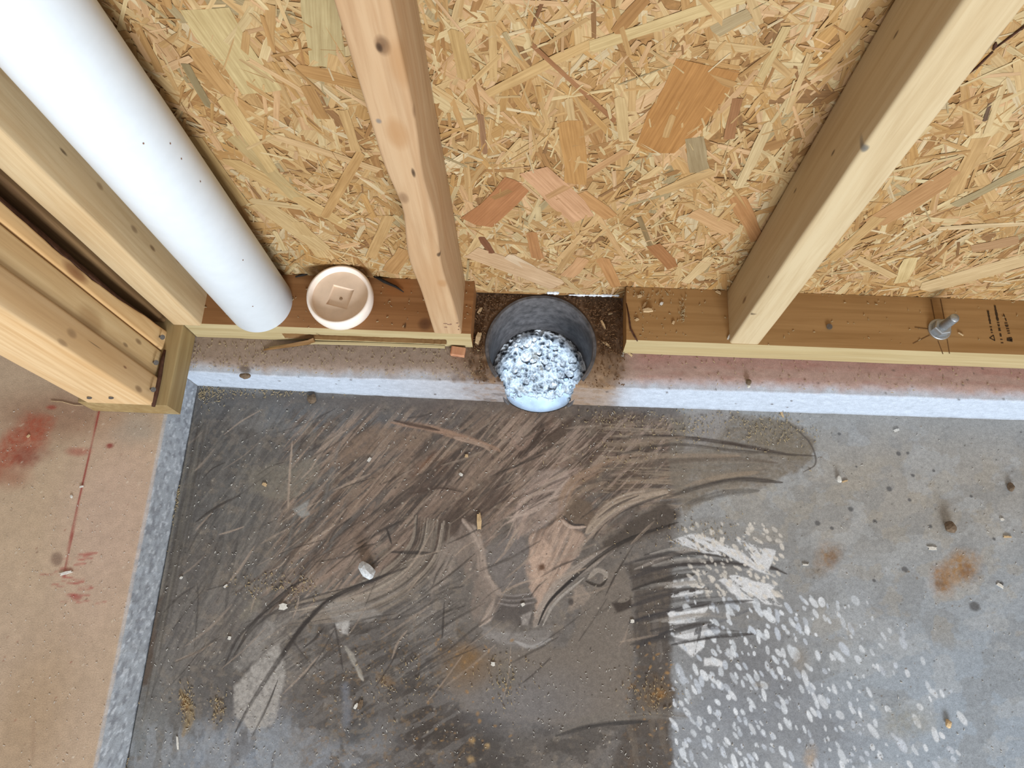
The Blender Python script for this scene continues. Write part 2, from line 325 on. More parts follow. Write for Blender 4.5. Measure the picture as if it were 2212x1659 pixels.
# curved sweep in the middle left
for k in range(26):
    o = random.uniform(-34,46); c = random.choice([(148,138,128),(128,118,108),(160,150,138),(74,68,64),(66,60,57)])
    P.stroke([(930+o,1120+o*0.2),(915+o*0.9,1190+o*0.5),(860+o*0.7,1250+o*0.7),(770+o*0.4,1295+o*0.8),(640+random.uniform(-20,40),1325+o*0.6)], random.uniform(3,13), c, random.uniform(0.4,0.8), 0.4, 0.7)
P.poly([(690,1305),(790,1300),(830,1330),(760,1350),(720,1340)], (140,136,132), 0.75, 6, 10, 0.3, -10, 0.7)
P.poly([(720,1345),(760,1340),(752,1372),(735,1366)], (176,174,172), 0.8, 5, 6, 0.4)
P.stroke([(745,1395),(765,1430),(785,1470)], 13, (162,158,150), 0.8, 0.4, 0.5, 0.5)
# dark thin drag lines
for pts, w, a in [([(500,1430),(545,1350),(620,1275),(665,1250)],8,0.9),([(482,1445),(520,1370),(600,1300)],6,0.8),([(508,1582),(545,1515),(600,1430),(660,1345),(720,1290),(800,1255),(880,1225)],11,0.95),
    ([(500,1420),(560,1345),(640,1300),(750,1270)],6,0.7),([(545,1590),(580,1520),(600,1470)],5,0.8),([(655,1400),(680,1380),(700,1355)],6,0.8),([(722,1345),(733,1400),(741,1448)],5,0.8),([(770,1175),(820,1150),(865,1126)],8,0.8),
    ([(835,1140),(846,1175)],5,0.8),([(840,1192),(900,1194),(945,1195)],8,0.8),([(680,1215),(770,1195),(850,1150)],5,0.5),([(425,1255),(428,1300),(420,1400)],4,0.6),([(960,1300),(955,1380)],5,0.7),([(800,1345),(880,1330),(950,1290)],6,0.5),
    ([(930,1480),(990,1505)],5,0.6),([(620,1370),(660,1420),(690,1450)],5,0.5)]:
    P.stroke(pts, w, (56,51,49), a, 0.5, 0.3, 0.15, 0.35)
# leaf shaped light edge
P.stroke([(1000,1122),(1022,1150),(1038,1192),(1046,1240),(1072,1290),(1060,1325),(1036,1352)], 24, (160,146,136), 0.9, 0.35, 0.5, 0.35, 0.2, 0.0006)
P.poly([(1002,1130),(1030,1170),(1050,1250),(1075,1290),(1035,1352),(1015,1330),(1020,1260),(985,1210),(940,1215)], (128,116,108), 0.75, 8, 12, 0.3, 120, 0.5)
P.poly([(945,1190),(975,1155),(1000,1175),(975,1240),(940,1290),(925,1270)], (142,132,124), 0.8, 8, 10, 0.2, 115, 0.7)
P.poly([(1040,1200),(1110,1140),(1150,1190),(1140,1260),(1070,1280)], (118,112,110), 0.85, 10, 12, 0.2, 130, 0.4)
P.poly([(1070,1285),(1150,1280),(1150,1350),(1060,1345)], (84,78,76), 0.8, 8, 8)
for y in (1282, 1293, 1303): P.stroke([(1075,y),(1110,y+5),(1155,y-2)], 5, (138,132,130), 0.7, 0.5, 0.3)
P.poly([(1040,1352),(1130,1362),(1195,1350),(1192,1385),(1150,1402),(1090,1392),(1050,1380)], (134,130,128), 0.85, 8, 8, 0.2, 0, 0.5)
P.stroke([(1112,1385),(1150,1398),(1190,1380)], 10, (162,160,160), 0.8, 0.4, 0.4)
# brown grey matte patch right of middle, dark band beside it
P.poly([(1300,1245),(1352,1205),(1364,1280),(1372,1440),(1350,1545),(1180,1570),(1010,1540),(960,1470),(1010,1410),(1130,1400),(1220,1390)], (114,106,99), 0.9, 10, 14)
P.blob(1130, 1520, 160, 70, 0, (112, 111, 114), 0.6, 0.8, 0.3); P.blob(1010, 1440, 60, 50, 0, (112, 92, 70), 0.6, 0.8, 0.4)
P.poly([(1355,1215),(1460,1195),(1452,1430),(1456,1700),(1300,1700),(1355,1560),(1375,1440),(1364,1300)], (78,71,66), 0.85, 10, 14, 0.15); P.poly([(1365,1230),(1450,1210),(1450,1690),(1340,1690)], (108,98,88), 0.45, 10, 14, 0, 80, 1, 0, 0.55, 60, 16)
P.poly([(1280,1225),(1300,1170),(1350,1130),(1440,1080),(1470,1115),(1440,1150),(1360,1175),(1320,1200)], (78,70,64), 0.9, 10, 10)
P.stroke([(1210,1580),(1300,1552),(1400,1540),(1490,1548)], 26, (112,106,100), 0.85, 0.5, 0.6); P.stroke([(1200,1590),(1290,1566),(1400,1558)], 10, (60,57,56), 0.8)
P.stroke([(1415,1325),(1418,1380)], 14, (112,106,102), 0.7); P.stroke([(1425,1385),(1425,1430)], 14, (108,102,98), 0.7)
P.poly([(1320,1300),(1360,1285),(1368,1310),(1330,1325)], (60,52,48), 0.9, 5, 5); P.stroke([(1335,1300),(1360,1292)], 10, (128,120,112), 0.9)
# bright tan mud: the mass in the middle with its arcs
P.poly([(1120,1050),(1165,1015),(1215,1005),(1235,1040),(1215,1110),(1160,1160),(1105,1165),(1105,1105)], (150,136,128), 0.85, 8, 16, 0.2, 140, 0.75)
for k in range(16): P.stroke([(1215+random.uniform(-20,40),1010+random.uniform(-20,60)),(1160+random.uniform(-30,20),1080+random.uniform(-20,30)),(1100+random.uniform(-20,20),1135+random.uniform(-40,40))], random.uniform(4,11), random.choice([(172,156,146),(160,142,132),(80,70,66)]), 0.6, 0.4, 0.7)
P.poly([(1145,1165),(1205,1125),(1262,1148),(1272,1168),(1240,1215),(1205,1262),(1180,1310),(1150,1345),(1158,1300),(1138,1268),(1148,1225)], (170,149,135), 0.9, 6, 14, 0.15, 115, 0.55, 0.0008); P.poly([(1160,1150),(1215,1120),(1262,1150),(1225,1235),(1185,1300),(1155,1340),(1150,1240)], (126,108,97), 0.6, 6, 10, 0, 118, 1, 0, 0.56, 70, 7)
P.blob(1165, 1215, 26, 46, 15, (184, 160, 144), 0.8, 0.5, 0.5, 0.6); P.blob(1170, 1226, 10, 9, 0, (98, 72, 56), 0.95, 0.5, 0.6)
P.stroke([(1205,1125),(1232,1050),(1300,1010),(1360,985)], 26, (146,124,106), 0.7, 0.5, 0.75)
P.stroke([(1215,1115),(1250,1065),(1310,1040)], 12, (156,138,120), 0.6)
P.poly([(1212,1110),(1240,1070),(1280,1085),(1292,1130),(1262,1142),(1228,1135)], (104,90,78), 0.9, 8, 8)
P.stroke([(1212,1122),(1232,1138),(1266,1138)], 7, (180,162,150), 0.9, 0.4, 0.3); P.stroke([(1214,1112),(1236,1132),(1264,1134)], 5, (62,56,54), 0.9)
P.stroke([(1268,1150),(1300,1112),(1350,1080),(1440,1062)], 30, (158,144,130), 0.9, 0.35, 0.6, 0.2, 0.3, 0.0006)
P.stroke([(1280,1165),(1310,1125),(1370,1092),(1440,1068)], 7, (64,57,54), 0.85, 0.4, 0.3); P.stroke([(1290,1120),(1330,1092),(1380,1070)], 5, (82,72,66), 0.7)
P.stroke([(1155,1352),(1178,1305),(1225,1250),(1290,1205),(1330,1180)], 30, (150,140,132), 0.9, 0.35, 0.6, 0.2, 0.3, 0.0006)
P.stroke([(1162,1350),(1185,1302),(1232,1255),(1300,1198),(1370,1160),(1465,1128)], 9, (48,44,43), 0.95, 0.4, 0.3, 0.1, 0.3)
P.stroke([(1172,1352),(1200,1302),(1262,1248)], 6, (170,164,158), 0.7)
P.poly([(1240,1262),(1258,1258),(1282,1290),(1262,1312),(1225,1325)], (142,130,120), 0.85, 5, 8, 0.4); P.blob(1233, 1300, 7, 8, 0, (70,64,62), 0.9)
P.stroke([(1270,1250),(1290,1232),(1308,1240),(1305,1255)], 11, (150,142,134), 0.9); P.stroke([(1265,1255),(1295,1265),(1312,1250)], 7, (60,54,50), 0.9)
P.poly([(1120,1330),(1150,1318),(1140,1350),(1126,1350)], (158,152,148), 0.7, 4, 6, 0.4)
# strokes running to the right from the drain
P.poly([(1440,900),(1600,896),(1700,905),(1752,955),(1760,1000),(1690,1035),(1560,1060),(1480,1110),(1450,1060)], (120,112,102), 0.85, 8, 18, 0.35)
P.poly([(1630,905),(1700,905),(1752,960),(1755,1000),(1650,985),(1610,940)], (118,108,92), 0.5, 5, 12, 0.7)
P.stroke([(1700,910),(1748,955),(1762,1000),(1735,1020)], 4, (78,72,68), 0.7, 0.5, 0.2)
P.poly([(1480,880),(1600,890),(1540,960),(1480,980)], (148,144,142), 0.6, 12, 14)
for pts, w, c, a in [([(1310,950),(1420,942),(1560,955),(1720,985)],9,(70,60,54),0.8),([(1320,985),(1450,960),(1600,975),(1762,985)],7,(78,70,64),0.75),([(1310,1020),(1420,1000),(1560,990),(1680,1000)],12,(96,84,74),0.6),
    ([(1330,1000),(1450,985),(1600,985)],10,(142,126,110),0.6),([(1300,960),(1400,955),(1480,945)],14,(140,124,108),0.6),([(1440,1075),(1520,1048),(1600,1036),(1690,1042)],12,(74,68,64),0.85),([(1480,1090),(1560,1066),(1640,1060)],16,(84,80,76),0.7),
    ([(1480,1050),(1560,1030),(1640,1020)],12,(146,130,112),0.6),([(1340,1222),(1420,1200),(1520,1195),(1640,1215),(1700,1240)],10,(68,64,63),0.85),([(1360,1250),(1440,1222),(1560,1215),(1680,1230)],14,(66,62,62),0.8),([(1365,1275),(1440,1252),(1500,1240)],14,(58,54,52),0.85),
    ([(1360,1345),(1450,1322),(1535,1300)],16,(60,58,60),0.85),([(1360,1310),(1440,1285),(1530,1270)],12,(66,62,62),0.8),([(1370,1400),(1450,1365),(1530,1350)],14,(60,58,60),0.8),([(1450,1395),(1560,1340),(1640,1310)],8,(90,92,98),0.6),
    ([(1370,1230),(1480,1190),(1560,1185)],9,(150,142,136),0.5)]:
    P.stroke(pts, w, c, a, 0.5, 0.45)
# scraped white paint
for pts, an in [([(1446,1318),(1535,1312),(1510,1340),(1450,1360)],-8),([(1455,1372),(1530,1345),(1520,1400),(1495,1420),(1462,1385)],100),([(1550,1255),(1590,1240),(1680,1262),(1665,1275),(1690,1310),(1640,1300),(1600,1295)],35),([(1440,1170),(1500,1150),(1540,1160),(1600,1190),(1680,1245),(1560,1200)],30),
    ([(1455,1250),(1505,1245),(1500,1262),(1450,1272)],-10),([(1446,1280),(1520,1268),(1515,1285),(1450,1295)],-10),([(1520,1420),(1560,1430),(1560,1445),(1520,1440)],60),([(1590,1160),(1680,1190),(1660,1230),(1620,1210)],50)]:
    P.poly(pts, (206,209,214), 0.92, 3, 9, 0, an, 1, 0, 0.40, 60, 7)
    P.poly(pts, (206,209,214), 0.7, 3, 5, 0, None, 0, 0, 0.52, 9, 9)
for k in range(520):
    x = 1452+abs(random.gauss(0,1))*330; y = 1290+random.random()*380; 
    if x > 2080 or (y < 1400 and x < 1530 and random.random() < 0.7): continue
    if x > 1800 and y < 1260+(x-1800)*0.5: continue
    r = random.uniform(2,6.5)*(1 if random.random() < 0.8 else 1.6); P.blob(x, y, r*random.uniform(1.2,2.6), r*0.8, random.uniform(45,78), random.choice([(208,214,222),(196,203,212),(182,190,202)]), random.uniform(0.6,1.0), 0.18, 0.12)
for k in range(160):
    x = random.uniform(1480,1690); y = random.uniform(1130,1290); r = random.uniform(1.5,4.5); P.blob(x, y, r*2, r, random.uniform(30,70), (204,200,194), random.uniform(0.5,0.9), 0.2, 0.2)
P.stroke([(1760,1270),(1820,1240),(1870,1330),(1960,1370)], 90, (158,164,172), 0.35, 0.8, 0.6)
# rust and tan blooms, damp spots
for x, y, rx, ry, c, a in [(1790,1200,30,34,(140,112,80),0.7),(1795,1205,12,18,(112,82,56),0.6),(2075,1225,44,36,(150,118,80),0.8),(2035,1258,28,34,(142,108,72),0.8),(2085,1232,14,14,(118,82,50),0.6),(2032,1262,12,12,(104,78,54),0.6),(1760,1235,24,14,(128,116,100),0.6),
    (1015,1420,26,34,(124,96,62),0.7),(1090,1470,30,40,(104,98,88),0.5),(400,1520,10,18,(150,110,60),0.8),(470,1530,12,24,(130,110,80),0.5),(835,1470,16,12,(124,96,60),0.6),(1420,1500,30,30,(110,88,60),0.5),(1430,1500,10,8,(150,112,66),0.7),(1020,1600,7,7,(170,140,96),0.8),(1052,1612,7,7,(170,144,104),0.8),(1018,1640,8,8,(150,126,92),0.8),(1730,1420,20,30,(132,116,92),0.4),(1640,1480,20,8,(140,124,96),0.4),(1750,1640,16,28,(170,150,128),0.6),(1960,1560,50,30,(140,138,128),0.5)]:
    P.blob(x, y, rx, ry, 0, c, a, 0.8, 0.5, 0.5)
for k in range(70):
    x = random.uniform(900,1110) if k % 2 else random.uniform(1370,1450); y = random.uniform(1380,1650); P.blob(x, y, random.uniform(2,6), random.uniform(1.5,4), random.uniform(0,180), (150,118,78), random.uniform(0.4,0.8), 0.5, 0.5)
for x, y, r in [(1813,937,4),(1838,1100,7),(1890,1126,6),(1921,1056,7),(1941,980,6),(1961,979,4),(1972,1027,5),(2017,1017,4),(2010,1137,5),(2105,1310,14),(1888,1254,5),(2147,1164,4),(2098,1072,4),(1965,1080,5),(2164,1260,5),(1850,1008,3),(1766,1130,7),(1797,1141,5),(1955,1230,8),(674,858,9),(790,1230,4)]:
    P.blob(x, y, r, r*0.75, 30, (82, 82, 84), 0.85, 0.4, 0.15)
for k in range(260):
    x = random.uniform(1480,2212); y = random.uniform(915,1659); P.blob(x, y, random.uniform(1.2,3), random.uniform(1,2.4), 0, random.choice([(96,92,88),(86,84,84),(110,96,80)]), random.uniform(0.4,0.8), 0.5, 0.2)
for k in range(420):
    x = random.uniform(330,1460); y = random.uniform(860,1659); P.blob(x, y, random.uniform(1.2,3.4), random.uniform(1,2.4), random.uniform(0,180), random.choice([(150,140,126),(168,160,148),(60,55,52)]), random.uniform(0.35,0.8), 0.5, 0.3)
# hair-fine scoring in the drying mud
for k in range(150):
    x = random.uniform(420,1440); y = random.uniform(880,1420); an = math.radians(random.gauss(138 if x < 1150 else 148, 14)); L = random.uniform(40,150); b = random.uniform(-4,4)
    P.stroke([(x,y),(x+L*0.5*math.cos(an)+b,y+L*0.5*math.sin(an)+b),(x+L*math.cos(an),y+L*math.sin(an))], random.uniform(2.5,6), random.choice([(164,148,134),(150,136,124),(58,52,49),(52,47,45)]), random.uniform(0.3,0.7), 0.5, 0.4)
for k in range(26):
    x = random.uniform(1360,1470); y = random.uniform(1180,1410); L = random.uniform(60,180)
    P.stroke([(x,y),(x+L*0.5,y-L*0.10),(x+L,y-L*0.12+random.uniform(-8,10))], random.uniform(4,13), random.choice([(60,57,57),(70,66,65),(150,146,142)]), random.uniform(0.4,0.8), 0.5, 0.5)
P.C *= (0.93+0.16*fbm(PX/40, PY/40, 5, 77))[..., None]
SLAB_DARK = np.array([0.93, 0.93, 0.93])
def grid_object(name, V, C, mat, keep=None, smooth=True):
    h, w = V.shape[:2]; idx = np.arange(h*w).reshape(h, w)
    q = np.stack([idx[:-1, :-1], idx[:-1, 1:], idx[1:, 1:], idx[1:, :-1]], -1).reshape(-1, 4)
    if keep is not None: q = q[keep[q].any(1)] if keep.ndim == 1 else q
    me = bpy.data.meshes.new(name); me.vertices.add(h*w); me.vertices.foreach_set('co', V.reshape(-1, 3).astype(np.float32).ravel())
    me.loops.add(len(q)*4); me.loops.foreach_set('vertex_index', q.ravel().astype(np.int32))
    me.polygons.add(len(q)); me.polygons.foreach_set('loop_start', np.arange(0, len(q)*4, 4, dtype=np.int32)); me.polygons.foreach_set('loop_total', np.full(len(q), 4, dtype=np.int32))
    me.update(calc_edges=True); me.validate()
    if smooth: me.polygons.foreach_set('use_smooth', np.ones(len(me.polygons), bool))
    a = me.color_attributes.new('Col', 'FLOAT_COLOR', 'POINT'); c4 = np.ones((h*w, 4), np.float32); c4[:, :3] = C.reshape(-1, 3); a.data.foreach_set('color', c4.ravel())
    return link(name, me, mat)
VZ = ZS+P.H*0.8+0.0006*(fbm(GX*30, GY*30, 3, 3)-0.5)
V = np.stack([GX, GY, VZ], -1); keep = (np.hypot(GX-HX, GY-HY) > 0.0785).ravel()
floor = grid_object('floor', V, P.C*1.04, M_slab, keep)
tag(floor, 'grey concrete slab smeared with mud, pale paint drops and rust blooms', None, kind='structure')
# ================================================================== CURB (top and front face as one swept sheet) with the drain notch
def polyx(pts, z):
    q = np.array([atz(x, y, z) for x, y in pts]); return lambda x: np.interp(x, q[:, 0], q[:, 1])
f_arr = polyx([(385,800),(600,812),(1040,824),(1240,832),(1352,838),(1780,850),(2212,866)], ZC)
f_bot = polyx([(415,832),(540,839),(760,852),(1060,867),(1234,874),(1700,891),(2212,908)], ZS)
cx = np.concatenate([[-0.5285], np.arange(-0.527, 0.80, 0.0018), [0.85, 0.95, 1.1, 1.4, 1.8]])
prof = np.concatenate([np.linspace(0, 0.62, 60), np.linspace(0.63, 1.0, 38)])     # 0..0.62 top back->arris, then face down
CXg, PRg = np.meshgrid(cx, prof)
ya = f_arr(CXg); yb = f_bot(CXg); t1 = np.clip(PRg/0.62, 0, 1); t2 = np.clip((PRg-0.62)/0.38, 0, 1)
rough = (fbm(CXg*60, PRg*20, 4, 9)-0.5)
Yc = np.where(PRg <= 0.62, 0.508+(ya-0.508)*t1, ya+(yb-ya)*t2**0.8)+0.0016*rough*(t1 > 0.9)
Zc = np.where(PRg <= 0.62, ZC-0.004*sstep(0.86, 1.0, t1), ZC-0.004+(ZS-0.004-ZC+0.004)*t2)+0.0008*(fbm(CXg*90, PRg*30, 3, 4)-0.5)
QX, QY = to_px(CXg, Yc, Zc)
K = Painter(QX, QY, (160, 142, 130))
top = np.where(PRg <= 0.62, 1.0, 0.0)
right = sstep(0.10, 0.16, CXg)
def layc(p, m, col): c = lin(col); m = np.clip(m, 0, 1)[..., None]; p.C[:] = p.C*(1-m)+c*m
layc(K, right*top, (168, 142, 134))
layc(K, right*top*sstep(0.52, 0.7, fbm(CXg*45, PRg*60, 4, 12))*0.6, (158, 124, 116))
layc(K, right*sstep(0.36, 0.42, PRg)*(1-sstep(0.43, 0.52, PRg))*(0.15+0.5*fbm(CXg*20, PRg*9, 3, 2)), (146, 96, 92))
layc(K, sstep(0.545, 0.63, PRg+0.05*rough), (184, 194, 209))
layc(K, (1-right)*sstep(-0.30, -0.08, CXg)*sstep(0.5, 0.62, PRg)*0.65, (160, 152, 150))
layc(K, (1-right)*(1-sstep(0.40, 0.62, PRg))*0.45, (128, 110, 94))
layc(K, sstep(0.93, 1.0, PRg)*0.4*(0.5+fbm(CXg*70, PRg*5, 3, 8)), (126, 122, 118))
# mud thrown round the drain
dh = np.hypot(CXg-HX, Yc-HY)
YZ = Yc+Zc
mud = np.clip(1.3-1.3*sstep(0.082, 0.15, dh+0.05*(fbm(CXg*55, YZ*55, 4, 21)-0.5)), 0, 1)*(0.55+0.45*sstep(-0.2, 0.1, Yc-0.36))
mud = mud*np.where(PRg > 0.64, 0.5, 1)
layc(K, mud*0.9, (112, 88, 68))
layc(K, mud*sstep(0.5, 0.62, fbm(CXg*120, YZ*120, 4, 28)), (134, 108, 84)); layc(K, mud*sstep(0.56, 0.68, fbm(CXg*90, YZ*90, 4, 38)), (78, 60, 46))
layc(K, sstep(0.02, 0.06, CXg)*(1-sstep(0.10, 0.13, CXg))*sstep(0.3, 0.5, PRg)*0.55, (150, 124, 98))
# the notch in the plates is packed with earth
layc(K, sstep(-0.10, -0.092, CXg)*(1-sstep(0.118, 0.125, CXg))*(1-sstep(0.40, 0.48, PRg))*0.85, (104, 80, 60))
K.C *= (0.92+0.16*fbm(CXg*90, PRg*40, 4, 61))[..., None]
for k in range(60): K.blob(random.uniform(430,2200), random.uniform(770,890), random.uniform(1.5,3.5), random.uniform(1,2.5), 0, (88,78,72), 0.8, 0.5, 0.2)
Zc = Zc+0.004*mud*(fbm(CXg*90, Yc*90, 4, 51)-0.35)*(PRg < 0.62)
Vc = np.stack([CXg, Yc, Zc], -1); keepc = (np.hypot(CXg-HX, Yc-HY) > 0.0785).ravel()
curb = grid_object('foundation_curb', Vc, K.C*0.95, M_curb, keepc)
tag(curb, 'low concrete curb with pale front face and pink chalk dust under the sill plates', None, kind='structure')
# ================================================================== RAISED STEP on the left
sx = np.concatenate([[-1.7, -1.3, -1.05], np.arange(-0.98, -0.5285, 0.0024)]); sy = np.concatenate([[-1.3, -0.9, -0.6, -0.4, -0.3], np.arange(-0.27, 0.36, 0.0024), [0.40, 0.45, 0.52, 0.6]])
face = np.linspace(0, 1, 26)[1:]
SXg, SYg = np.meshgrid(sx, sy); FT, FY = np.meshgrid(face, sy)
edge_top = lambda y: -0.5290+0.0022*(fbm(y*40, y*0+3, 4, 2)-0.5); edge_bot = lambda y: -0.5305+0.0016*(fbm(y*30, y*0+9, 3, 5)-0.5)
SXg = np.where(SXg == sx[-1], edge_top(SYg), SXg); SZg = np.full_like(SXg, ZC); SZg[:, -1] -= 0.0018; SZg[:, -2] -= 0.0005
FX = edge_top(FY)+(edge_bot(FY)-edge_top(FY))*FT+0.0012*(fbm(FY*140, FT*14, 3, 6)-0.5); FZ = ZC-0.0018+(-0.15-ZC)*FT
Sx = np.concatenate([SXg, FX], 1); Sy = np.concatenate([SYg, FY], 1); Sz = np.concatenate([SZg, FZ], 1)
ux, uy = to_px(Sx, Sy, Sz); T = Painter(ux, uy, (170, 150, 128)); isf = np.zeros(Sx.shape); isf[:, SXg.shape[1]:] = 1; isf[:, SXg.shape[1]-2:SXg.shape[1]] = 0.5
T.blob(100, 1500, 260, 260, 0, (166, 146, 128), 0.7, 0.8, 0.2); T.blob(60, 1560, 90, 200, 20, (150, 126, 98), 0.5, 0.8, 0.3)
T.blob(240, 1130, 120, 240, 10, (172, 150, 136), 0.7, 0.8, 0.2); T.blob(110, 900, 160, 60, 0, (138, 108, 88), 0.8, 0.8, 0.3)
T.poly([(-30,960),(60,890),(120,900),(100,960),(60,1010),(-30,1060)], (146,76,56), 0.8, 26, 26, 0.3); T.blob(60, 985, 46, 22, -10, (118,64,52), 0.6, 0.7, 0.5, 0.4); T.blob(20, 1030, 50, 30, 0, (138,84,62), 0.6, 0.8, 0.4)
T.stroke([(215,882),(190,995),(160,1130),(138,1245)], 5.5, (134,58,52), 0.9, 0.5, 0.5, 0.2, 0)
for k in range(34):
    x = random.gauss(160,22); y = random.uniform(1195,1310); T.stroke([(x-random.uniform(5,26),y+3),(x+random.uniform(5,26),y)], random.uniform(2,6), (150,84,76), random.uniform(0.3,0.7), 0.6, 0.5)
T.blob(165, 1290, 16, 8, 10, (142,74,68), 0.7); T.blob(170, 975, 24, 9, 0, (148,78,66), 0.6, 0.8, 0.5); T.blob(237, 963, 8, 6, 0, (128,60,54), 0.9); T.blob(110, 880, 12, 5, 0, (146,64,52), 0.8)
T.blob(122, 1207, 14, 17, 20, (124,104,90), 0.85, 0.4, 0.2); T.stroke([(75,1550),(70,1640)], 12, (130,106,88), 0.3, 0.8)
T.blob(300, 930, 50, 36, 0, (146,140,132), 0.6, 0.8, 0.4)
for k in range(170): T.blob(random.uniform(0,340), random.uniform(880,1659), random.uniform(1,2.6), random.uniform(1,2.2), 0, random.choice([(120,98,82),(200,188,172),(196,182,160),(130,84,70)]), random.uniform(0.4,0.9), 0.5, 0.3)
def layt(m, col): c = lin(col); m = np.clip(m, 0, 1)[..., None]; T.C[:] = T.C*(1-m)+c*m
layt(isf, (158, 164, 172)); layt(isf*sstep(0.5, 0.68, fbm(Sy*120, Sz*120, 4, 3)), (134, 138, 146)); layt((isf > 0.9)*sstep(0.6, 0.72, fbm(Sy*160, Sz*160, 3, 13)), (186, 192, 200))
T.C *= (0.93+0.15*fbm(Sx*60, Sy*60, 4, 71))[..., None]
step = grid_object('floor_step', np.stack([Sx, Sy, Sz], -1), T.C*1.14, M_step)
tag(step, 'raised tan concrete floor stained with red chalk, grey edge face', None, kind='structure')
# earth below, seen in the joint between slab and step
ev, ef = [(-1.7,-1.3,-0.26),(1.8,-1.3,-0.26),(1.8,0.6,-0.26),(-1.7,0.6,-0.26)], [(0,1,2,3)]
sub = link('subgrade', mesh('subgrade', ev, ef), M_dirt); tag(sub, 'dark earth below the slab, seen in the joint', None, kind='structure')
# ================================================================== BOARDS
def board(name, axis, lo, hi, n, rad, mat, parent=None, wob=0.0006, seed=0, fn=None):
    """sawn board with eased edges, swept along its axis; fn(points, t) reshapes a station"""
    oth = [i for i in range(3) if i != axis]; u0, u1 = lo[oth[0]], hi[oth[0]]; v0, v1 = lo[oth[1]], hi[oth[1]]
    ring = []
    for (cu, cv, a0) in ((u1-rad, v1-rad, 0), (u0+rad, v1-rad, 90), (u0+rad, v0+rad, 180), (u1-rad, v0+rad, 270)):
        for k in range(4): a = math.radians(a0+30*k); ring.append((cu+rad*math.cos(a), cv+rad*math.sin(a)))
    vs = []; fs = []; m = len(ring)
    for i in range(n+1):
        t = i/n; s = lo[axis]+(hi[axis]-lo[axis])*t
        du = wob*2*(float(vnoise(s*11, 0.5, seed+1))-0.5); dv = wob*2*(float(vnoise(s*11, 3.5, seed+2))-0.5)
        for (a, b) in ring:
            p = [0, 0, 0]; p[axis] = s; p[oth[0]] = a+du; p[oth[1]] = b+dv
            if fn: p = fn(p, t)
            vs.append(p)
    for i in range(n):
        for k in range(m): k2 = (k+1) % m; fs.append((i*m+k, i*m+k2, (i+1)*m+k2, (i+1)*m+k))
    fs.append(tuple(range(m))[::-1]); fs.append(tuple(n*m+k for k in range(m)))
    me = mesh(name, vs, fs, True)
    bm = bmesh.new(); bm.from_mesh(me); bmesh.ops.recalc_face_normals(bm, faces=bm.faces); bm.to_mesh(me); bm.free()
    for p in me.polygons: p.use_smooth = len(p.vertices) == 4
    me.set_sharp_from_angle(angle=math.radians(35)) if hasattr(me, 'set_sharp_from_angle') else None
    return link(name, me, mat, parent)
KN = wc(120, 84, 56); KD = wc(74, 52, 36); KG = wc(200, 150, 100)
def kpt(px, py, y): return aty(px, py, y)
# --- central stud
xl, xr = atz(937, 715, 0)[0], atz(997, 716, 0)[0]
yfs = 0.4062
k1 = kpt(827, 98, yfs); k2 = kpt(893, 374, yfs); k3 = kpt(872, 428, yfs); k4 = kpt(900, 248, yfs); k5 = kpt(948, 551, yfs); k6 = kpt(955, 612, yfs); k7 = kpt(858, 290, yfs); k8 = kpt(818, 262, yfs)
knots_c = [(*k1, 0.007, 0.02, 0.012, KN, 0.85), (k1[0]-0.003, k1[1], k1[2]-0.002, 0.003, 0.02, 0.006, KD, 0.95), (*k2, 0.0022, 0.01, 0.009, KD, 0.95), (*k4, 0.004, 0.01, 0.012, KN, 0.6), (*k3, 0.006, 0.01, 0.012, KN, 0.55),
    (*k5, 0.003, 0.01, 0.006, KD, 0.9), (*k6, 0.007, 0.01, 0.012, KG, 0.7), (*k7, 0.012, 0.02, 0.026, KG, 0.7), (*k8, 0.003, 0.01, 0.004, wc(130,130,130), 0.8), (k1[0]+0.01, k1[1], k1[2]-0.02, 0.012, 0.02, 0.03, KG, 0.6)]
M_stud_c = wood_mat('stud_wood_pink', wc(232, 198, 158), wc(214, 170, 126), 2, 1, knots_c)
def wane_c(p, t):
    z = p[2]
    if p[0] < (xl+xr)/2: p[0] += 0.006*math.exp(-((z-0.33)/0.05)**2)-0.006*math.exp(-((z-0.21)/0.05)**2)*0.6
    if p[0] > (xl+xr)/2 and p[1] < 0.43: p[0] -= 0.006*math.exp(-((z-0.20)/0.08)**2)+0.004*math.exp(-((z-0.38)/0.06)**2)
    return p
def stud(name, lo, hi, mat, label, fn=None, n=60, seed=0, rad=0.0035):
    o = board(name, 2, lo, hi, n, rad, mat, None, 0.0005, seed, fn); tag(o, label, 'stud', 'upright studs of the wall framing'); return o
ZTOP = 1.9
stud('wall_stud', (xl, yfs, 0.0), (xr, YW-0.0012, ZTOP), M_stud_c, 'pinkish timber stud with dark knots standing beside the black drain pipe', wane_c, 90, 1)
# --- right stud
xl2, xr2 = atz(1576, 742, 0)[0], atz(1640, 744, 0)[0]; yr = atz(1576, 742, 0)[1]
def kside(px, py, x): d = ray(px, py); return CP+(x/d[0])*d
kr = [(*kpt(1868, 322, yr), 0.004, 0.02, 0.006, wc(110,112,112), 0.9), (*kside(1800, 330, xl2), 0.01, 0.002, 0.006, KD, 0.8), (*kside(1935, 75, xl2), 0.01, 0.0016, 0.006, KD, 0.8), (*kside(1608, 648, xl2), 0.01, 0.004, 0.012, KN, 0.8), (*kside(1718, 412, xl2), 0.01, 0.0018, 0.006, KD, 0.8), (*kside(1660, 598, xl2), 0.01, 0.0012, 0.004, KD, 0.8), (*kside(1620, 678, xl2), 0.01, 0.001, 0.004, KD, 0.8),
      (*kpt(2150, 95, yr), 0.003, 0.02, 0.02, wc(120,96,80), 0.8)]
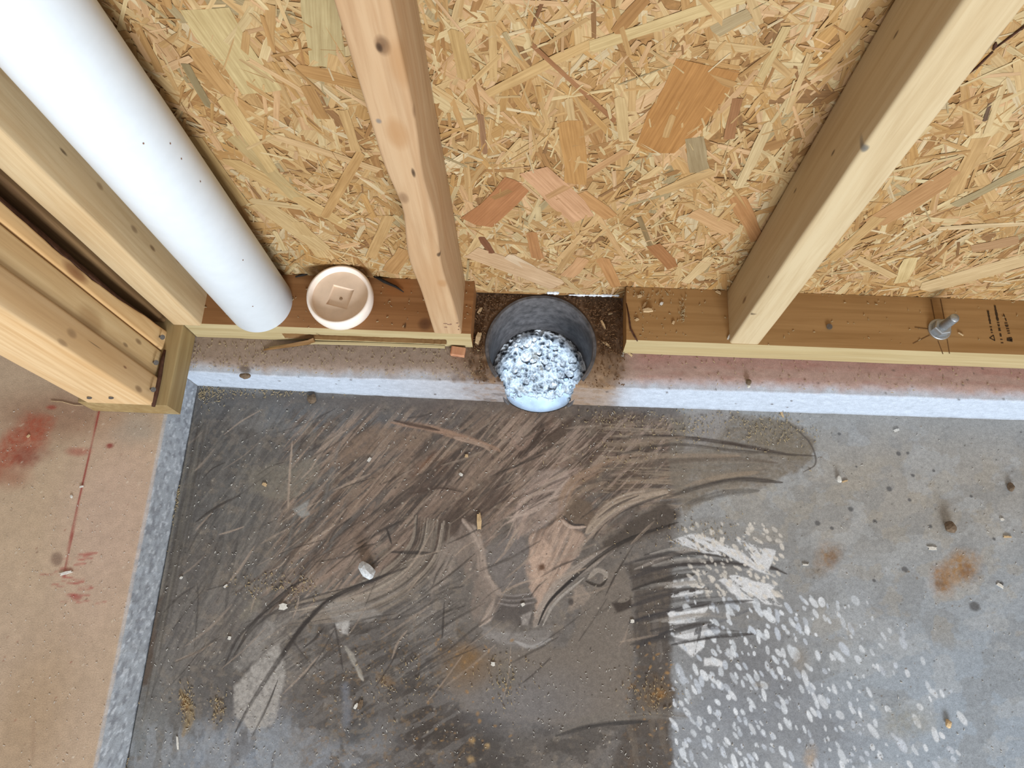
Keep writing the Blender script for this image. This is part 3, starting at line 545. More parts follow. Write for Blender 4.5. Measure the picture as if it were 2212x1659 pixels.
M_stud_r = wood_mat('stud_wood_yellow', wc(234, 212, 172), wc(222, 192, 146), 2, 5, kr, blotch=0.25, grain=0.6)
st_r = stud('wall_stud', (xl2, yr, 0.0), (xr2, YW-0.0012, ZTOP), M_stud_r, 'pale yellow timber stud between the drain pipe and the anchor bolt', None, 60, 4)
stud('wall_stud', (0.742, yr, 0.0), (0.783, YW-0.0012, ZTOP), M_stud_r, 'pale timber stud at the far right, past the anchor bolt', None, 40, 8)
# --- corner stud behind the white pipe
cl, cr_ = atz(372, 703, 0)[0], atz(435, 703, 0)[0]
kc = [(*kside(330, 536, cr_), 0.01, 0.003, 0.009, KN, 0.8), (*kside(137, 328, cr_), 0.01, 0.002, 0.008, KD, 0.8), (*kside(385, 562, cr_), 0.01, 0.004, 0.01, KG, 0.8), (*kside(290, 495, cr_), 0.01, 0.004, 0.01, KN, 0.6), (*kside(215, 402, cr_), 0.01, 0.004, 0.008, KN, 0.5)]
M_stud_k = wood_mat('stud_wood_corner', wc(230, 206, 166, 0.76), wc(212, 178, 132, 0.76), 2, 9, kc)
stud('wall_stud', (cl, 0.4042, 0.0), (cr_, YW-0.0012, ZTOP), M_stud_k, 'timber corner stud directly left of the white plastic pipe', None, 60, 12)
# --- built-up post of three studs at the left
xp = -0.5285; xq = -0.6215; ys = [0.2835, 0.3242, 0.3640, 0.3985]
M_p1 = wood_mat('post_wood_front', wc(238, 208, 164, 0.78), wc(216, 176, 126, 0.78), 2, 13, [(*kside(150, 720, xp), 0.02, 0.006, 0.012, KN, 0.5), (*kside(130, 740, xp), 0.02, 0.004, 0.012, KN, 0.5), (*kside(295, 840, xp), 0.02, 0.005, 0.012, KN, 0.7), (*kside(200, 745, xp), 0.01, 0.001, 0.02, KD, 0.6), (*kside(265, 793, xp), 0.01, 0.002, 0.006, wc(130,70,50), 0.8)], blotch=0.4)
M_p2 = wood_mat('post_wood_middle', wc(224, 198, 152, 0.9), wc(206, 168, 118, 0.9), 2, 17, [(*kside(303, 738, xp), 0.02, 0.004, 0.01, KN, 0.7), (*kside(275, 745, xp), 0.02, 0.003, 0.008, KN, 0.7), (*kside(172, 702, xp), 0.02, 0.004, 0.014, KD, 0.85), (*kside(200, 690, xp), 0.02, 0.018, 0.035, wc(180,132,80), 0.5)])
M_p3 = wood_mat('post_wood_back', wc(234, 204, 156, 0.85), wc(212, 168, 114, 0.85), 2, 21, [(*kside(165, 588, xp), 0.03, 0.009, 0.03, wc(150,92,50), 0.85), (*kside(190, 575, xp), 0.03, 0.006, 0.02, wc(120,74,44), 0.8), (*kside(95, 500, xp), 0.02, 0.005, 0.05, wc(160,116,66), 0.6)])
o1 = stud('post_stud', (xq, ys[0], 0.0), (xp+0.003, ys[1]-0.0004, ZTOP), M_p1, 'front pale stud of the built-up left post, two nail holes near its foot', None, 60, 15)
o2 = stud('post_stud', (xq, ys[1]+0.0004, 0.0), (xp-0.002, ys[2]-0.0008, ZTOP), M_p2, 'middle stud sandwiched in the built-up left post', None, 60, 19)
def wane3(p, t):
    if p[1] > 0.385 and p[0] > -0.58:
        z = p[2]; w = 0.004+0.011*float(sstep(0.0, 0.16, z))*(0.75+0.5*float(vnoise(z*16, 1.5, 5)))
        p[1] -= w*(0.6 if p[0] < -0.535 else 1.0); p[1] += 0.003*(float(vnoise(z*60, 7.5, 2))-0.5)
    return p
o3 = stud('post_stud', (xq, ys[2]+0.0008, 0.0), (xp-0.001, ys[3], ZTOP), M_p3, 'rearmost stud of the built-up left post with a wavy bark edge', wane3, 120, 23)
# bark left along the wane edge
vs = []; fs = []; nb = 90
for i in range(nb+1):
    z = 0.004+(0.9-0.004)*i/nb; w = 0.004+0.011*float(sstep(0.0, 0.16, z))*(0.75+0.5*float(vnoise(z*16, 1.5, 5)))
    y0 = ys[3]-w-0.0005
    for k in range(5):
        a = k/4; vs.append((xp-0.002-0.016*a**1.5+0.002*(float(vnoise(z*50, k*2.3, 4))-0.5), y0+(w+0.0015)*a+0.0015*(float(vnoise(z*70, k*1.7, 8))-0.5), z))
for i in range(nb):
    for k in range(4): fs.append((i*5+k, i*5+k+1, (i+1)*5+k+1, (i+1)*5+k))
bk = link('bark_edge', mesh('bark_edge', vs, fs, True), M_bark, o3); bk['label'] = 'dark brown bark'
sol = bk.modifiers.new('thick', 'SOLIDIFY'); sol.thickness = 0.0012
# shaded stud behind the post
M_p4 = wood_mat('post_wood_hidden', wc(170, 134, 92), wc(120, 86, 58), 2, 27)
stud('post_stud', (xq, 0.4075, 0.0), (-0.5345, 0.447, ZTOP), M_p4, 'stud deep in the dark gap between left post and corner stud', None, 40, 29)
# --- sill plates
k_a = atz(918, 700, 0); k_b = atz(875, 703, 0); k_c = atz(860, 620, 0)
M_sill_l = wood_mat('treated_sill_left', wc(158, 114, 74, 0.92), wc(138, 94, 56, 0.92), 0, 31, [(*k_a, 0.012, 0.012, 0.02, wc(92, 58, 38, 0.9), 0.85), (*k_b, 0.002, 0.006, 0.01, KD, 0.9), (k_c[0], k_c[1], 0, 0.03, 0.02, 0.01, wc(150,92,46,0.9), 0.5)], blotch=0.2)
M_sill_r = wood_mat('treated_sill_right', wc(166, 130, 86, 0.92), wc(146, 108, 64, 0.92), 0, 37, [], blotch=0.25, gscale=0.7)
M_sillface = wood_mat('pale_sill_edge', wc(224, 206, 160), wc(206, 182, 132), 0, 41, [], blotch=0.2, gscale=1.2)
M_torn = wood_mat('torn_grain', wc(178, 138, 88), wc(128, 90, 54), 0, 43, [], gscale=1.5)
SXL, SXR, NXL, NXR = -0.506, 1.75, -0.0955, 0.1235
ST = -0.0445
def sill_mesh(name, x0, x1, groove, n):
    """plate with separate top (material 0) and pale front edge (material 1), optionally with a torn groove in the front edge"""
    vs = []; fs = []; mats = []; m = 9
    for i in range(n+1):
        x = x0+(x1-x0)*i/n; d = groove(x) if groove else 0; e = 0.0006*(float(vnoise(x*40, 0.3, 3))-0.5); r = 0.0018*float(vnoise(x*300, 2.2, 3)) if d > 0 else 0
        vs += [(x, YW-0.001, ST), (x, YW-0.001, -0.0005), (x, YF+0.003, 0.0), (x, YF+e, -0.0022), (x, YF+e, -0.0185+r), (x, YF+e+d, -0.0205+r), (x, YF+e+d*0.9, -0.0335-r), (x, YF+e, -0.0355-r), (x, YF+e, ST)]
    for i in range(n):
        for k in range(m):
            k2 = (k+1) % m; fs.append((i*m+k, (i+1)*m+k, (i+1)*m+k2, i*m+k2)); mats.append(2 if (k in (4, 5, 6) and groove and groove(x0+(x1-x0)*(i+0.5)/n) > 0.001) else (1 if 2 <= k <= 7 else 0))
    fs.append(tuple(range(m))); fs.append(tuple(n*m+k for k in range(m))[::-1]); mats += [0, 0]
    me = mesh(name, vs, fs); bm = bmesh.new(); bm.from_mesh(me); bmesh.ops.recalc_face_normals(bm, faces=bm.faces); bm.to_mesh(me); bm.free()
    return me, mats
gx0, gx1 = aty(690, 745, YF)[0], aty(968, 748, YF)[0]
def groove(x): return 0.009*float(sstep(gx0-0.06, gx0+0.01, x))*float(1-sstep(gx1-0.004, gx1, x))*(0.8+0.4*float(vnoise(x*50, 1.1, 6)))
me, mats = sill_mesh('sill_plate', SXL, NXL, groove, 260); sl = link('sill_plate', me, M_sill_l); me.materials.append(M_sillface); me.materials.append(M_torn); me.polygons.foreach_set('material_index', mats)
tag(sl, 'brown treated sill plate under the white pipe, its pale front edge torn and splintered', 'sill plate')
me, mats = sill_mesh('sill_plate', NXR, SXR, None, 60); sr = link('sill_plate', me, M_sill_r); me.materials.append(M_sillface); me.polygons.foreach_set('material_index', mats)
tag(sr, 'brown treated sill plate right of the drain, holding the anchor bolt', 'sill plate')
M_sill_p = wood_mat('treated_sill_post', wc(184, 160, 114, 0.72), wc(158, 130, 86, 0.72), 1, 47)
sp = board('sill_plate', 1, (-0.634, 0.2842, ST), (-0.5075, 0.488, -0.0004), 40, 0.002, M_sill_p, None, 0.0006, 51); tag(sp, 'short pale green treated sill plate under the built-up left post', 'sill plate')
# splinter peeled from the left plate
def sliver(name, pts, parent, mat, th=0.0022):
    """tapered splinter through stations (x, y, z, height)"""
    vs = []; fs = []
    for (x, y, z, h) in pts: vs += [(x, y, z-h/2), (x, y-th, z-h*0.35), (x, y-th, z+h*0.35), (x, y, z+h/2)]
    for i in range(len(pts)-1):
        for k in range(4): fs.append((i*4+k, i*4+(k+1) % 4, (i+1)*4+(k+1) % 4, (i+1)*4+k))
    fs.append((3, 2, 1, 0)); n = len(pts)-1; fs.append((n*4, n*4+1, n*4+2, n*4+3))
    return link(name, mesh(name, vs, fs), mat, parent)
def fp(px, py, off=0.001): p = aty(px, py, YF-off); return p
st = []
for (px, py, h, off) in [(572,757,0.0015,0.016),(605,752,0.006,0.012),(640,748,0.011,0.008),(672,745,0.014,0.004),(686,743,0.016,0.001)]:
    p = fp(px, py, off); st.append((p[0], p[1], max(p[2], ST+h/2), h))
sp1 = sliver('splinter', st, sl, M_torn); sp1['label'] = 'brown splinter peeling off the edge'
st = []
for (px, py, h, off) in [(590,759,0.001,0.012),(640,757,0.0035,0.006),(690,754,0.005,0.002),(800,752,0.006,0.001),(900,752,0.0065,0.001),(962,750,0.006,0.001)]:
    p = fp(px, py, off); st.append((p[0], p[1], max(min(p[2], -0.0395), ST+h/2), h))
sliver('splinter', st, sl, M_sillface, 0.003)
for a, b in (((683,722),(700,732)),((686,745),(700,753))):
    p, q = fp(*a, 0.002), fp(*b, 0.004); sliver('splinter', [(p[0], p[1], p[2], 0.001), ((p[0]+q[0])/2, p[1]-0.001, (p[2]+q[2])/2, 0.0025), (q[0], q[1], q[2], 0.0008)], sl, M_torn, 0.0015)
# pencil lines and grade stamp on the right plate
def strip(pts, w, z=0.0004, th=0.0003):
    vs = []; fs = []
    for i in range(len(pts)-1):
        a, b = np.array(pts[i][:2]), np.array(pts[i+1][:2]); d = (b-a)/np.linalg.norm(b-a); nrm = np.array([-d[1], d[0]])*w/2; o = len(vs)
        for zz in (z, z+th):
            for q in (a-nrm, b-nrm, b+nrm, a+nrm): vs.append((q[0], q[1], zz))
        fs += [(o+4, o+5, o+6, o+7), (o, o+1, o+5, o+4), (o+1, o+2, o+6, o+5), (o+2, o+3, o+7, o+6), (o+3, o, o+4, o+7)]
    return vs, fs
for a, b in (((2011,646),(2019,688)),((2032,646),(2040,689)),((2026,736),(2037,765)),((2046,733),(2051,764)),((1976,707),(2007,711)),((1972,742),(2008,724))):
    v, f = strip([atz(*a, 0), atz(*b, 0)], 0.0011, -0.0001); o = link('pencil_line', mesh('pencil_line', v, f), M_pencil, sr)
vs, fs = [], []
def add(v, f):
    o = len(vs); vs.extend(v); fs.extend([tuple(i+o for i in q) for q in f])
for (x0, y0, x1, y1, w0, gaps) in ((2134,671,2143,720,0.0032,0.25),(2149,660,2165,742,0.0036,0.2),(2167,676,2174,694,0.002,0.3),(2173,697,2184,736,0.005,0.3)):
    n = int(math.hypot(x1-x0, y1-y0)/2.4)
    for i in range(n):
        if random.random() < gaps: continue
        t0 = i/n; t1 = (i+0.8)/n; a = atz(x0+(x1-x0)*t0, y0+(y1-y0)*t0, 0); b = atz(x0+(x1-x0)*t1, y0+(y1-y0)*t1, 0); add(*strip([a, b], w0*random.uniform(0.5, 1.0), -0.0001))
tri = [atz(2138,730,0), atz(2149,736,0), atz(2146,724,0), atz(2138,730,0)]
add(*strip(tri, 0.0012, -0.0001)); add(*strip([atz(2175,733,0), atz(2187,735,0)], 0.005, -0.0001))
o = link('ink_stamp', mesh('ink_stamp', vs, fs), M_ink, sr); o['kind'] = 'stuff'; o['label'] = 'small dark stamped lettering in three rows with a triangle'
# faint purple stamp at foot of central stud
vs, fs = [], []
for (px, py, w) in ((958,699,8),(966,701,9),(972,700,4),(985,698,5),(990,706,4),(960,707,6),(938,684,5),(952,683,7),(989,712,3)):
    a = aty(px, py, yfs-0.0001); b = aty(px+w, py+0.5, yfs-0.0001); o = len(vs)
    for p in (a, b): vs += [(p[0], p[1], p[2]-0.001), (p[0], p[1], p[2]+0.001)]
    fs.append((o, o+2, o+3, o+1))
M_faint = plain_mat('faint_stamp_ink', wc(170, 132, 112), 0.8, 0, 0.4, 900, 0.1, 0)
o = link('ink_stamp', mesh('ink_stamp', vs, fs), M_faint, bpy.data.objects['wall_stud']); o['kind'] = 'stuff'; o['label'] = 'faint stamped marks near the foot'
# ================================================================== OSB SHEATHING
M_osb = plain_mat('osb_core', wc(178, 134, 86), 0.85, 0, 0.3, 160, 0.1, 0.3)
def box_mesh(name, lo, hi):
    x0, y0, z0 = lo; x1, y1, z1 = hi
    return mesh(name, [(x0,y0,z0),(x1,y0,z0),(x1,y1,z0),(x0,y1,z0),(x0,y0,z1),(x1,y0,z1),(x1,y1,z1),(x0,y1,z1)], [(0,3,2,1),(4,5,6,7),(0,1,5,4),(1,2,6,5),(2,3,7,6),(3,0,4,7)])
ZB = -0.0395
bv, bf = [], []
bot = [(-0.80, ST), (-0.13, ST), (-0.12, -0.041), (0.0, -0.0405), (0.006, -0.037), (0.016, -0.0365), (0.021, -0.0405), (0.034, -0.0400), (0.045, -0.0372), (0.095, -0.0368), (0.108, -0.0405), (0.13, ST), (1.75, ST)]
for x, z in bot: bv += [(x, YW+0.0005, z), (x, YW+0.011, z), (x, YW+0.0005, 1.9), (x, YW+0.011, 1.9)]
for i in range(len(bot)-1):
    a = i*4; b = a+4; bf += [(a, b, b+2, a+2), (a+1, a+3, b+3, b+1), (a, a+1, b+1, b), (a+2, b+2, b+3, a+3)]
bf += [(0, 2, 3, 1), (len(bv)-4, len(bv)-3, len(bv)-1, len(bv)-2)]
wall = link('wall_back', mesh('wall_back', bv, bf), M_osb); tag(wall, 'oriented strand board sheathing of pressed pale and amber wood strands', None, kind='structure')
def osb_mat():
    m, nt, N, L, b = new_mat('wood_strand')
    a = N.new('ShaderNodeAttribute'); a.attribute_name = 'Col'; uv = N.new('ShaderNodeUVMap'); uv.uv_map = 'UVMap'
    v = mapping(nt, uv.outputs[0], (1, 1, 1)); g = noise(nt, mapping(nt, uv.outputs[0], (14, 420, 1)), 1.0, 4, 0.6, 0.3); g2 = noise(nt, mapping(nt, uv.outputs[0], (30, 70, 1)), 1.0, 3, 0.6)
    c = mixc(nt, 1.0, a.outputs['Color'], ramp(nt, g, [(0.32, (0.80, 0.74, 0.66)), (0.66, (1.10, 1.09, 1.07))]), 'MULTIPLY')
    c = mixc(nt, 1.0, c, ramp(nt, g2, [(0.3, (0.90, 0.87, 0.82)), (0.7, (1.05, 1.05, 1.05))]), 'MULTIPLY')
    L.new(c, b.inputs['Base Color']); b.inputs['Roughness'].default_value = 0.58; b.inputs['Specular IOR Level'].default_value = 0.3
    L.new(bump(nt, g, 0.3, 0.0004), b.inputs['Normal']); return m
M_strand = osb_mat()
PAL = [((234,214,168),3), ((226,196,146),4), ((216,178,124),5), ((206,164,108),4), ((224,182,138),3), ((192,146,90),3), ((236,220,186),1.6), ((170,122,72),1.5), ((228,190,150),1.6), ((178,164,128),0.5), ((140,98,60),0.7), ((204,158,96),2)]
pw = np.array([w for _, w in PAL]); pw = pw/pw.sum()
strands = []      # cx, cz, length, width, angle, colour, order
def rs(n, l0, l1, w0, w1, o0, o1, xr=(-0.56, 0.84), zr=(-0.03, 0.60)):
    for _ in range(n):
        L = random.uniform(l0, l1); W = min(L*0.6, random.uniform(w0, w1)); ang = random.gauss(90, 30) if random.random() < 0.6 else random.uniform(0, 180)
        c = np.array(PAL[rng.choice(len(PAL), p=pw)][0], float)*random.uniform(0.94, 1.04)
        strands.append([random.uniform(*xr), random.uniform(*zr), L, W, ang, c, random.uniform(o0, o1), 0])
rs(1000, 0.05, 0.12, 0.008, 0.020, 0.0, 0.55); rs(2600, 0.03, 0.09, 0.003, 0.009, 0.15, 0.9); rs(3800, 0.014, 0.055, 0.0014, 0.0045, 0.2, 0.95); rs(3600, 0.006, 0.026, 0.0007, 0.0022, 0.3, 1.0)
rs(500, 0.05, 0.14, 0.01, 0.03, 0.0, 0.6, (-0.6, 1.7), (0.55, 1.2)); rs(900, 0.03, 0.09, 0.003, 0.012, 0.3, 1.0, (-0.6, 1.7), (0.55, 1.2)); rs(500, 0.03, 0.12, 0.004, 0.02, 0.0, 1.0, (0.84, 1.7), (-0.02, 0.56))
for s in strands:   # clear of the torn bottom edge
    s[1] = max(s[1], -0.036+0.5*s[2]*abs(math.sin(math.radians(s[4])))+0.5*s[3])
    if -0.09 < s[0] < 0.12 and s[1] < 0.03 and random.random() < 0.5: s[5] = s[5]*0.75+np.array((236,206,182))*0.25
HAND = [((1425,325),(1538,142),112,(190,134,74)),((1030,482),(1122,396),56,(190,128,84)),((696,-10),(702,150),80,(206,190,144)),((1050,206),(1288,90),22,(222,186,130)),((1280,104),(1602,-4),27,(226,202,150)),((1150,100),(1326,262),10,(164,112,74)),((1228,268),(1246,402),50,(200,150,90)),
 ((1150,368),(1262,474),58,(228,178,140)),((1338,215),(1350,305),25,(224,196,146)),((1498,300),(1512,374),40,(168,150,116)),((1592,215),(1574,302),22,(162,112,74)),((440,20),(560,200),84,(222,202,150)),((640,152),(795,186),25,(196,150,94)),((535,130),(665,206),9,(230,194,148)),((590,296),(825,372),13,(230,196,150)),
 ((500,350),(752,492),22,(222,188,132)),((488,220),(592,372),26,(224,194,138)),((398,140),(452,232),17,(150,136,102)),((420,110),(490,202),30,(208,164,108)),((510,300),(640,430),26,(204,180,130)),((545,436),(668,452),11,(220,194,148)),((1890,484),(2072,370),38,(200,152,104)),((2065,446),(2230,360),16,(176,162,126)),
 ((2028,496),(2230,484),9,(234,210,170)),((2000,622),(2230,560),24,(230,204,160)),((1922,384),(2012,396),9,(234,220,180)),((1968,560),(1945,612),30,(234,212,160)),((1036,250),(1048,332),14,(158,118,88)),((1660,270),(1600,402),20,(230,208,164)),((1015,546),(1205,612),34,(230,196,160)),((1100,555),(1190,606),16,(238,214,186)),
 ((1040,515),(1062,548),14,(128,78,54)),((1350,330),(1180,430),14,(206,160,114)),((1420,420),(1540,372),18,(214,178,126)),((1590,430),(1640,520),34,(196,142,92)),((1250,420),(1320,470),30,(210,158,104)),((1080,120),(1010,190),12,(224,190,136)),((1060,20),(1068,180),18,(220,186,132)),((985,70),(1005,170),36,(206,172,116)),
 ((1210,560),(1290,470),11,(226,188,136)),((1290,470),(1350,560),12,(222,182,132)),((1410,530),(1455,580),26,(176,120,76)),((1500,460),(1580,500),30,(222,178,130)),((1380,470),(1410,545),12,(150,128,92)),((1148,505),(1160,560),26,(190,134,84)),((1175,0),(1150,60),8,(128,84,52)),((1395,0),(1330,70),26,(180,132,80)),
 ((1620,30),(1545,70),26,(190,172,136)),((660,190),(700,260),26,(190,146,92)),((740,240),(770,330),20,(218,182,128)),((780,330),(700,470),22,(208,166,110)),((840,470),(800,560),22,(216,178,124)),((640,480),(700,560),24,(222,192,140)),((420,300),(520,440),24,(214,182,128)),((560,440),(700,540),30,(224,196,146)),((880,540),(840,590),34,(206,160,106)),
 ((1300,560),(1330,620),24,(206,152,100)),((1225,600),(1262,560),26,(222,172,126)),((1535,560),(1480,612),18,(232,206,160)),((2120,300),(2060,420),30,(214,176,122)),((2170,180),(2130,290),14,(228,204,158)),((2140,225),(2128,262),8,(96,74,62)),((1930,600),(1850,560),14,(226,196,148)),((1800,560),(1900,470),20,(216,180,126)),((2100,540),(2200,520),18,(190,150,112)),((1330,20),(1360,120),12,(200,160,106)),((1700,60),(1640,180),18,(220,196,146))]
for k, (a, b, w, c) in enumerate(HAND):
    p, q = aty(*a, YW-0.002), aty(*b, YW-0.002); m = ((a[0]+b[0])/2, (a[1]+b[1])/2); dx, dy = b[0]-a[0], b[1]-a[1]; Lp = math.hypot(dx, dy)
    r1 = aty(m[0]-dy/Lp*w/2, m[1]+dx/Lp*w/2, YW-0.002); r2 = aty(m[0]+dy/Lp*w/2, m[1]-dx/Lp*w/2, YW-0.002)
    d = q-p; L = math.hypot(d[0], d[2]); e = r2-r1; W = abs(e[0]*d[2]-e[2]*d[0])/L
    s = [(p[0]+q[0])/2, (p[2]+q[2])/2, L, W, math.degrees(math.atan2(d[2], d[0])), np.array(c, float), 0.80+0.17*k/len(HAND) if w < 60 else 0.70+0.1*k/len(HAND), 1]
    s[1] = max(s[1], -0.036+0.5*s[2]*abs(math.sin(math.radians(s[4])))+0.4*s[3]); strands.append(s)
# thin out fine strands lying on the big clean flakes
big = [(s[0], s[1], s[2]/2, s[3]/2, math.radians(s[4])) for s in strands if s[7] and s[3] > 0.008]
def over(s):
    for (bx, bz, hl, hw, an) in big:
        dx, dz = s[0]-bx, s[1]-bz; u = dx*math.cos(an)+dz*math.sin(an); v = -dx*math.sin(an)+dz*math.cos(an)
        if abs(u) < hl*1.0+s[2]*0.3 and abs(v) < hw+s[2]*0.3: return True
    return False
strands = [s for s in strands if s[7] or s[6] < 0.66 or not over(s) or random.random() < 0.12]
strands.sort(key=lambda s: s[6])
TH = 0.0013
def strand_geo(s, i, n):
    cx_, cz_, L, W, ang, c, o, h = s; ca, sa = math.cos(math.radians(ang)), math.sin(math.radians(ang)); d = YW+0.0004-(0.0002+TH*o); th = 0.00022
    tl = random.uniform(-0.00025, 0.00025); tw = random.uniform(-0.0002, 0.0002)
    j = lambda a: random.uniform(-a, a)
    out = [(-0.5, -0.5+j(.12)), (-0.5+j(.05)-0.02, -0.05+j(.2)), (-0.5+j(.03), 0.5+j(.1)), (-0.1, 0.5+j(.10)), (0.2, 0.48+j(.1)), (0.5, 0.45+j(.2)), (0.5+j(.05)+0.02, 0.0+j(.2)), (0.5+j(.04), -0.5+j(.12)), (0.15, -0.5+j(.1)), (-0.2, -0.5+j(.1))]
    v = []; uvs = []; r = random.random()*40
    for (a, b) in out: u = a*L; w = b*W; v.append((cx_+u*ca-w*sa, d+tl*a*2+tw*b*2, cz_+u*sa+w*ca)); uvs.append((u+r, w+r*0.37))
    m = len(out); v += [(x, y+th, z) for x, y, z in v]; uvs += uvs
    f = [tuple(range(m))]+[(k, m+k, m+(k+1) % m, (k+1) % m) for k in range(m)]
    c = np.array(c)*(0.72 if not h else 0.84)+np.array((216,182,134))*(0.28 if not h else 0.16); col = lin(c)*0.60
    return v, f, uvs, [col]*m+[col*0.82]*m
def finish_strand(name, v, f, uvs, cols):
    me = mesh(name, v, f); a = me.color_attributes.new('Col', 'FLOAT_COLOR', 'POINT'); c4 = np.ones((len(v), 4), np.float32); c4[:, :3] = np.array(cols); a.data.foreach_set('color', c4.ravel())
    ul = me.uv_layers.new(name='UVMap'); li = np.empty(len(me.loops), np.int32); me.loops.foreach_get('vertex_index', li); ul.data.foreach_set('uv', np.array(uvs, np.float32)[li].ravel())
    return me
vis = [i for i, s in enumerate(strands) if -0.45 < s[0] < 0.74 and s[1] < 0.50]
score = {i: strands[i][2]*strands[i][3]*(0.15+strands[i][6]**2*1.5)+(1 if strands[i][7] else 0) for i in vis}
chosen = set(sorted(vis, key=lambda i: -score[i])[:300])
av, af, au, ac = [], [], [], []
for i, s in enumerate(strands):
    v, f, u, c = strand_geo(s, i, len(strands))
    if i in chosen:
        me = finish_strand('wood_strand', v, f, u, c); o = link('wood_strand', me, M_strand, wall)
        a = np.array(v); ctr = a.mean(0); me.vertices.foreach_set('co', (a-ctr).ravel()); me.update(); o.location = ctr
    else:
        k = len(av); av.extend(v); af.extend([tuple(q+k for q in p) for p in f]); au.extend(u); ac.extend(c)
o = link('wood_strands', finish_strand('wood_strands', av, af, au, ac), M_strand, wall); o['kind'] = 'stuff'
# sliver cracks seen in the sheathing above the drain
v = [(*aty(1280,570,YW-0.0022),), (*aty(1283,570,YW-0.0022),), (*aty(1279,620,YW-0.0022),), (*aty(1276,620,YW-0.0022),)]
# ================================================================== WHITE PIPE
pc = (-0.4015, 0.4430); pr = 0.0462
v, f = lathe([(pr-0.006, 0.0), (pr-0.0008, 0.0), (pr, 0.0012), (pr, 0.5), (pr, 1.0), (pr, 1.9), (pr-0.006, 1.9), (pr-0.006, 0.0)], 72)
o = link('drain_stack_pipe', mesh('drain_stack_pipe', v, f, True), M_pvc); o.location = (pc[0], pc[1], 0.0); o.data.set_sharp_from_angle(angle=math.radians(40))
tag(o, 'thick white plastic pipe rising from the left sill plate', 'pipe')
for (px, py) in ((392,343),(525,562),(310,310),(546,662),(368,310),(433,392)):
    # small scuffs lying on the pipe wall
    d = ray(px, py); A = d[0]**2+d[1]**2; B = -2*(d[0]*pc[0]+d[1]*pc[1]); Cc = pc[0]**2+pc[1]**2-(pr+0.0002)**2; D = B*B-4*A*Cc
    if D <= 0: continue
    t = (-B-math.sqrt(D))/(2*A); q = CP+t*d; n = Vector((q[0]-pc[0], q[1]-pc[1], 0)).normalized(); tg = Vector((-n.y, n.x, 0)); w = 0.0009
    vv = [Vector(q)+tg*w*math.cos(k*1.047)+Vector((0, 0, w*1.5*math.sin(k*1.047)))-Vector((pc[0], pc[1], 0)) for k in range(6)]
    link('scuff_mark', mesh('scuff_mark', vv, [tuple(range(6))]), M_faint, o)
# ================================================================== CLEANOUT PLUG
cc = (-0.2795, 0.4440); cap = empty('cleanout_plug', (cc[0], cc[1], 0)); tag(cap, 'round cream cleanout plug with a square recess, between white pipe and stud', 'pipe plug')
v, f = lathe([(0.036, 0.0), (0.0385, 0.006), (0.0445, 0.015), (0.0462, 0.024), (0.0460, 0.033), (0.0448, 0.0375), (0.0425, 0.039), (0.0412, 0.0385), (0.0398, 0.0345), (0.0390, 0.0290)], 64)
o = link('fitting_ring', mesh('fitting_ring', v, f, True), M_cap, cap)
n = 48; R = 0.0392; rot = math.radians(-13); h = 0.0155; vs = []; fs = []
def sq(a):
    c, s = math.cos(a), math.sin(a); m = max(abs(c), abs(s)); return c/m*h, s/m*h
for k in range(n):
    a = 2*math.pi*k/n+math.pi/4; vs.append((R*math.cos(a+rot), R*math.sin(a+rot), 0.0292))
for z in (0.0292, 0.0250):
    for k in range(n):
        a = 2*math.pi*k/n+math.pi/4; x, y = sq(a); s = 1 if z > 0.027 else 0.95; vs.append(((x*math.cos(rot)-y*math.sin(rot))*s, (x*math.sin(rot)+y*math.cos(rot))*s, z))
for i in range(2):
    for k in range(n): k2 = (k+1) % n; fs.append((i*n+k, i*n+k2, (i+1)*n+k2, (i+1)*n+k))
fs.append(tuple(2*n+k for k in range(n)))
M_capface = plain_mat('cream_pvc_face', tuple(lin((226, 204, 182))), 0.5, 0, 0.06, 90, 0.3, 0.03)
M_nub = plain_mat('tan_nub', tuple(lin((150, 124, 98))), 0.6)
o = link('plug_face', mesh('plug_face', vs, fs), M_capface, cap); o['label'] = 'tan plug face with square socket'
v, f = lathe([(0.0, 0.0262), (0.0016, 0.0260), (0.0026, 0.0248)], 12)
o2_ = link('moulding_nub', mesh('moulding_nub', [(a+0.0005, b-0.001, c) for a, b, c in v], f, True), M_nub, o)
# ================================================================== BLACK DRAIN PIPE IN THE NOTCH
n = 96; vs = []; fs = []; Ro, Ri = 0.0815, 0.0760
def rim(a):
    y = HY+Ro*math.sin(a); return ZS-0.0005+(ZC+0.0040-ZS)*float(sstep(0.342, 0.362, y))
for k in range(n):
    a = 2*math.pi*k/n; zt = rim(a)+0.0006*math.sin(a*7)
    for r, z in ((Ro, -0.25), (Ro, zt-0.001), (Ro-0.001, zt), (Ri+0.0008, zt), (Ri, zt-0.001), (Ri, (zt-0.2)/2), (Ri, -0.25)): vs.append((r*math.cos(a), r*math.sin(a), z))
for k in range(n):
    k2 = (k+1) % n
    for i in range(6): fs.append((k*7+i, k2*7+i, k2*7+i+1, k*7+i+1))
drain = link('drain_pipe', mesh('drain_pipe', vs, fs, True), M_blackpipe); drain.location = (HX, HY, 0); drain.data.set_sharp_from_angle(angle=math.radians(40))
tag(drain, 'wide black plastic drain pipe cut off in the curb between the sill plates', 'pipe')
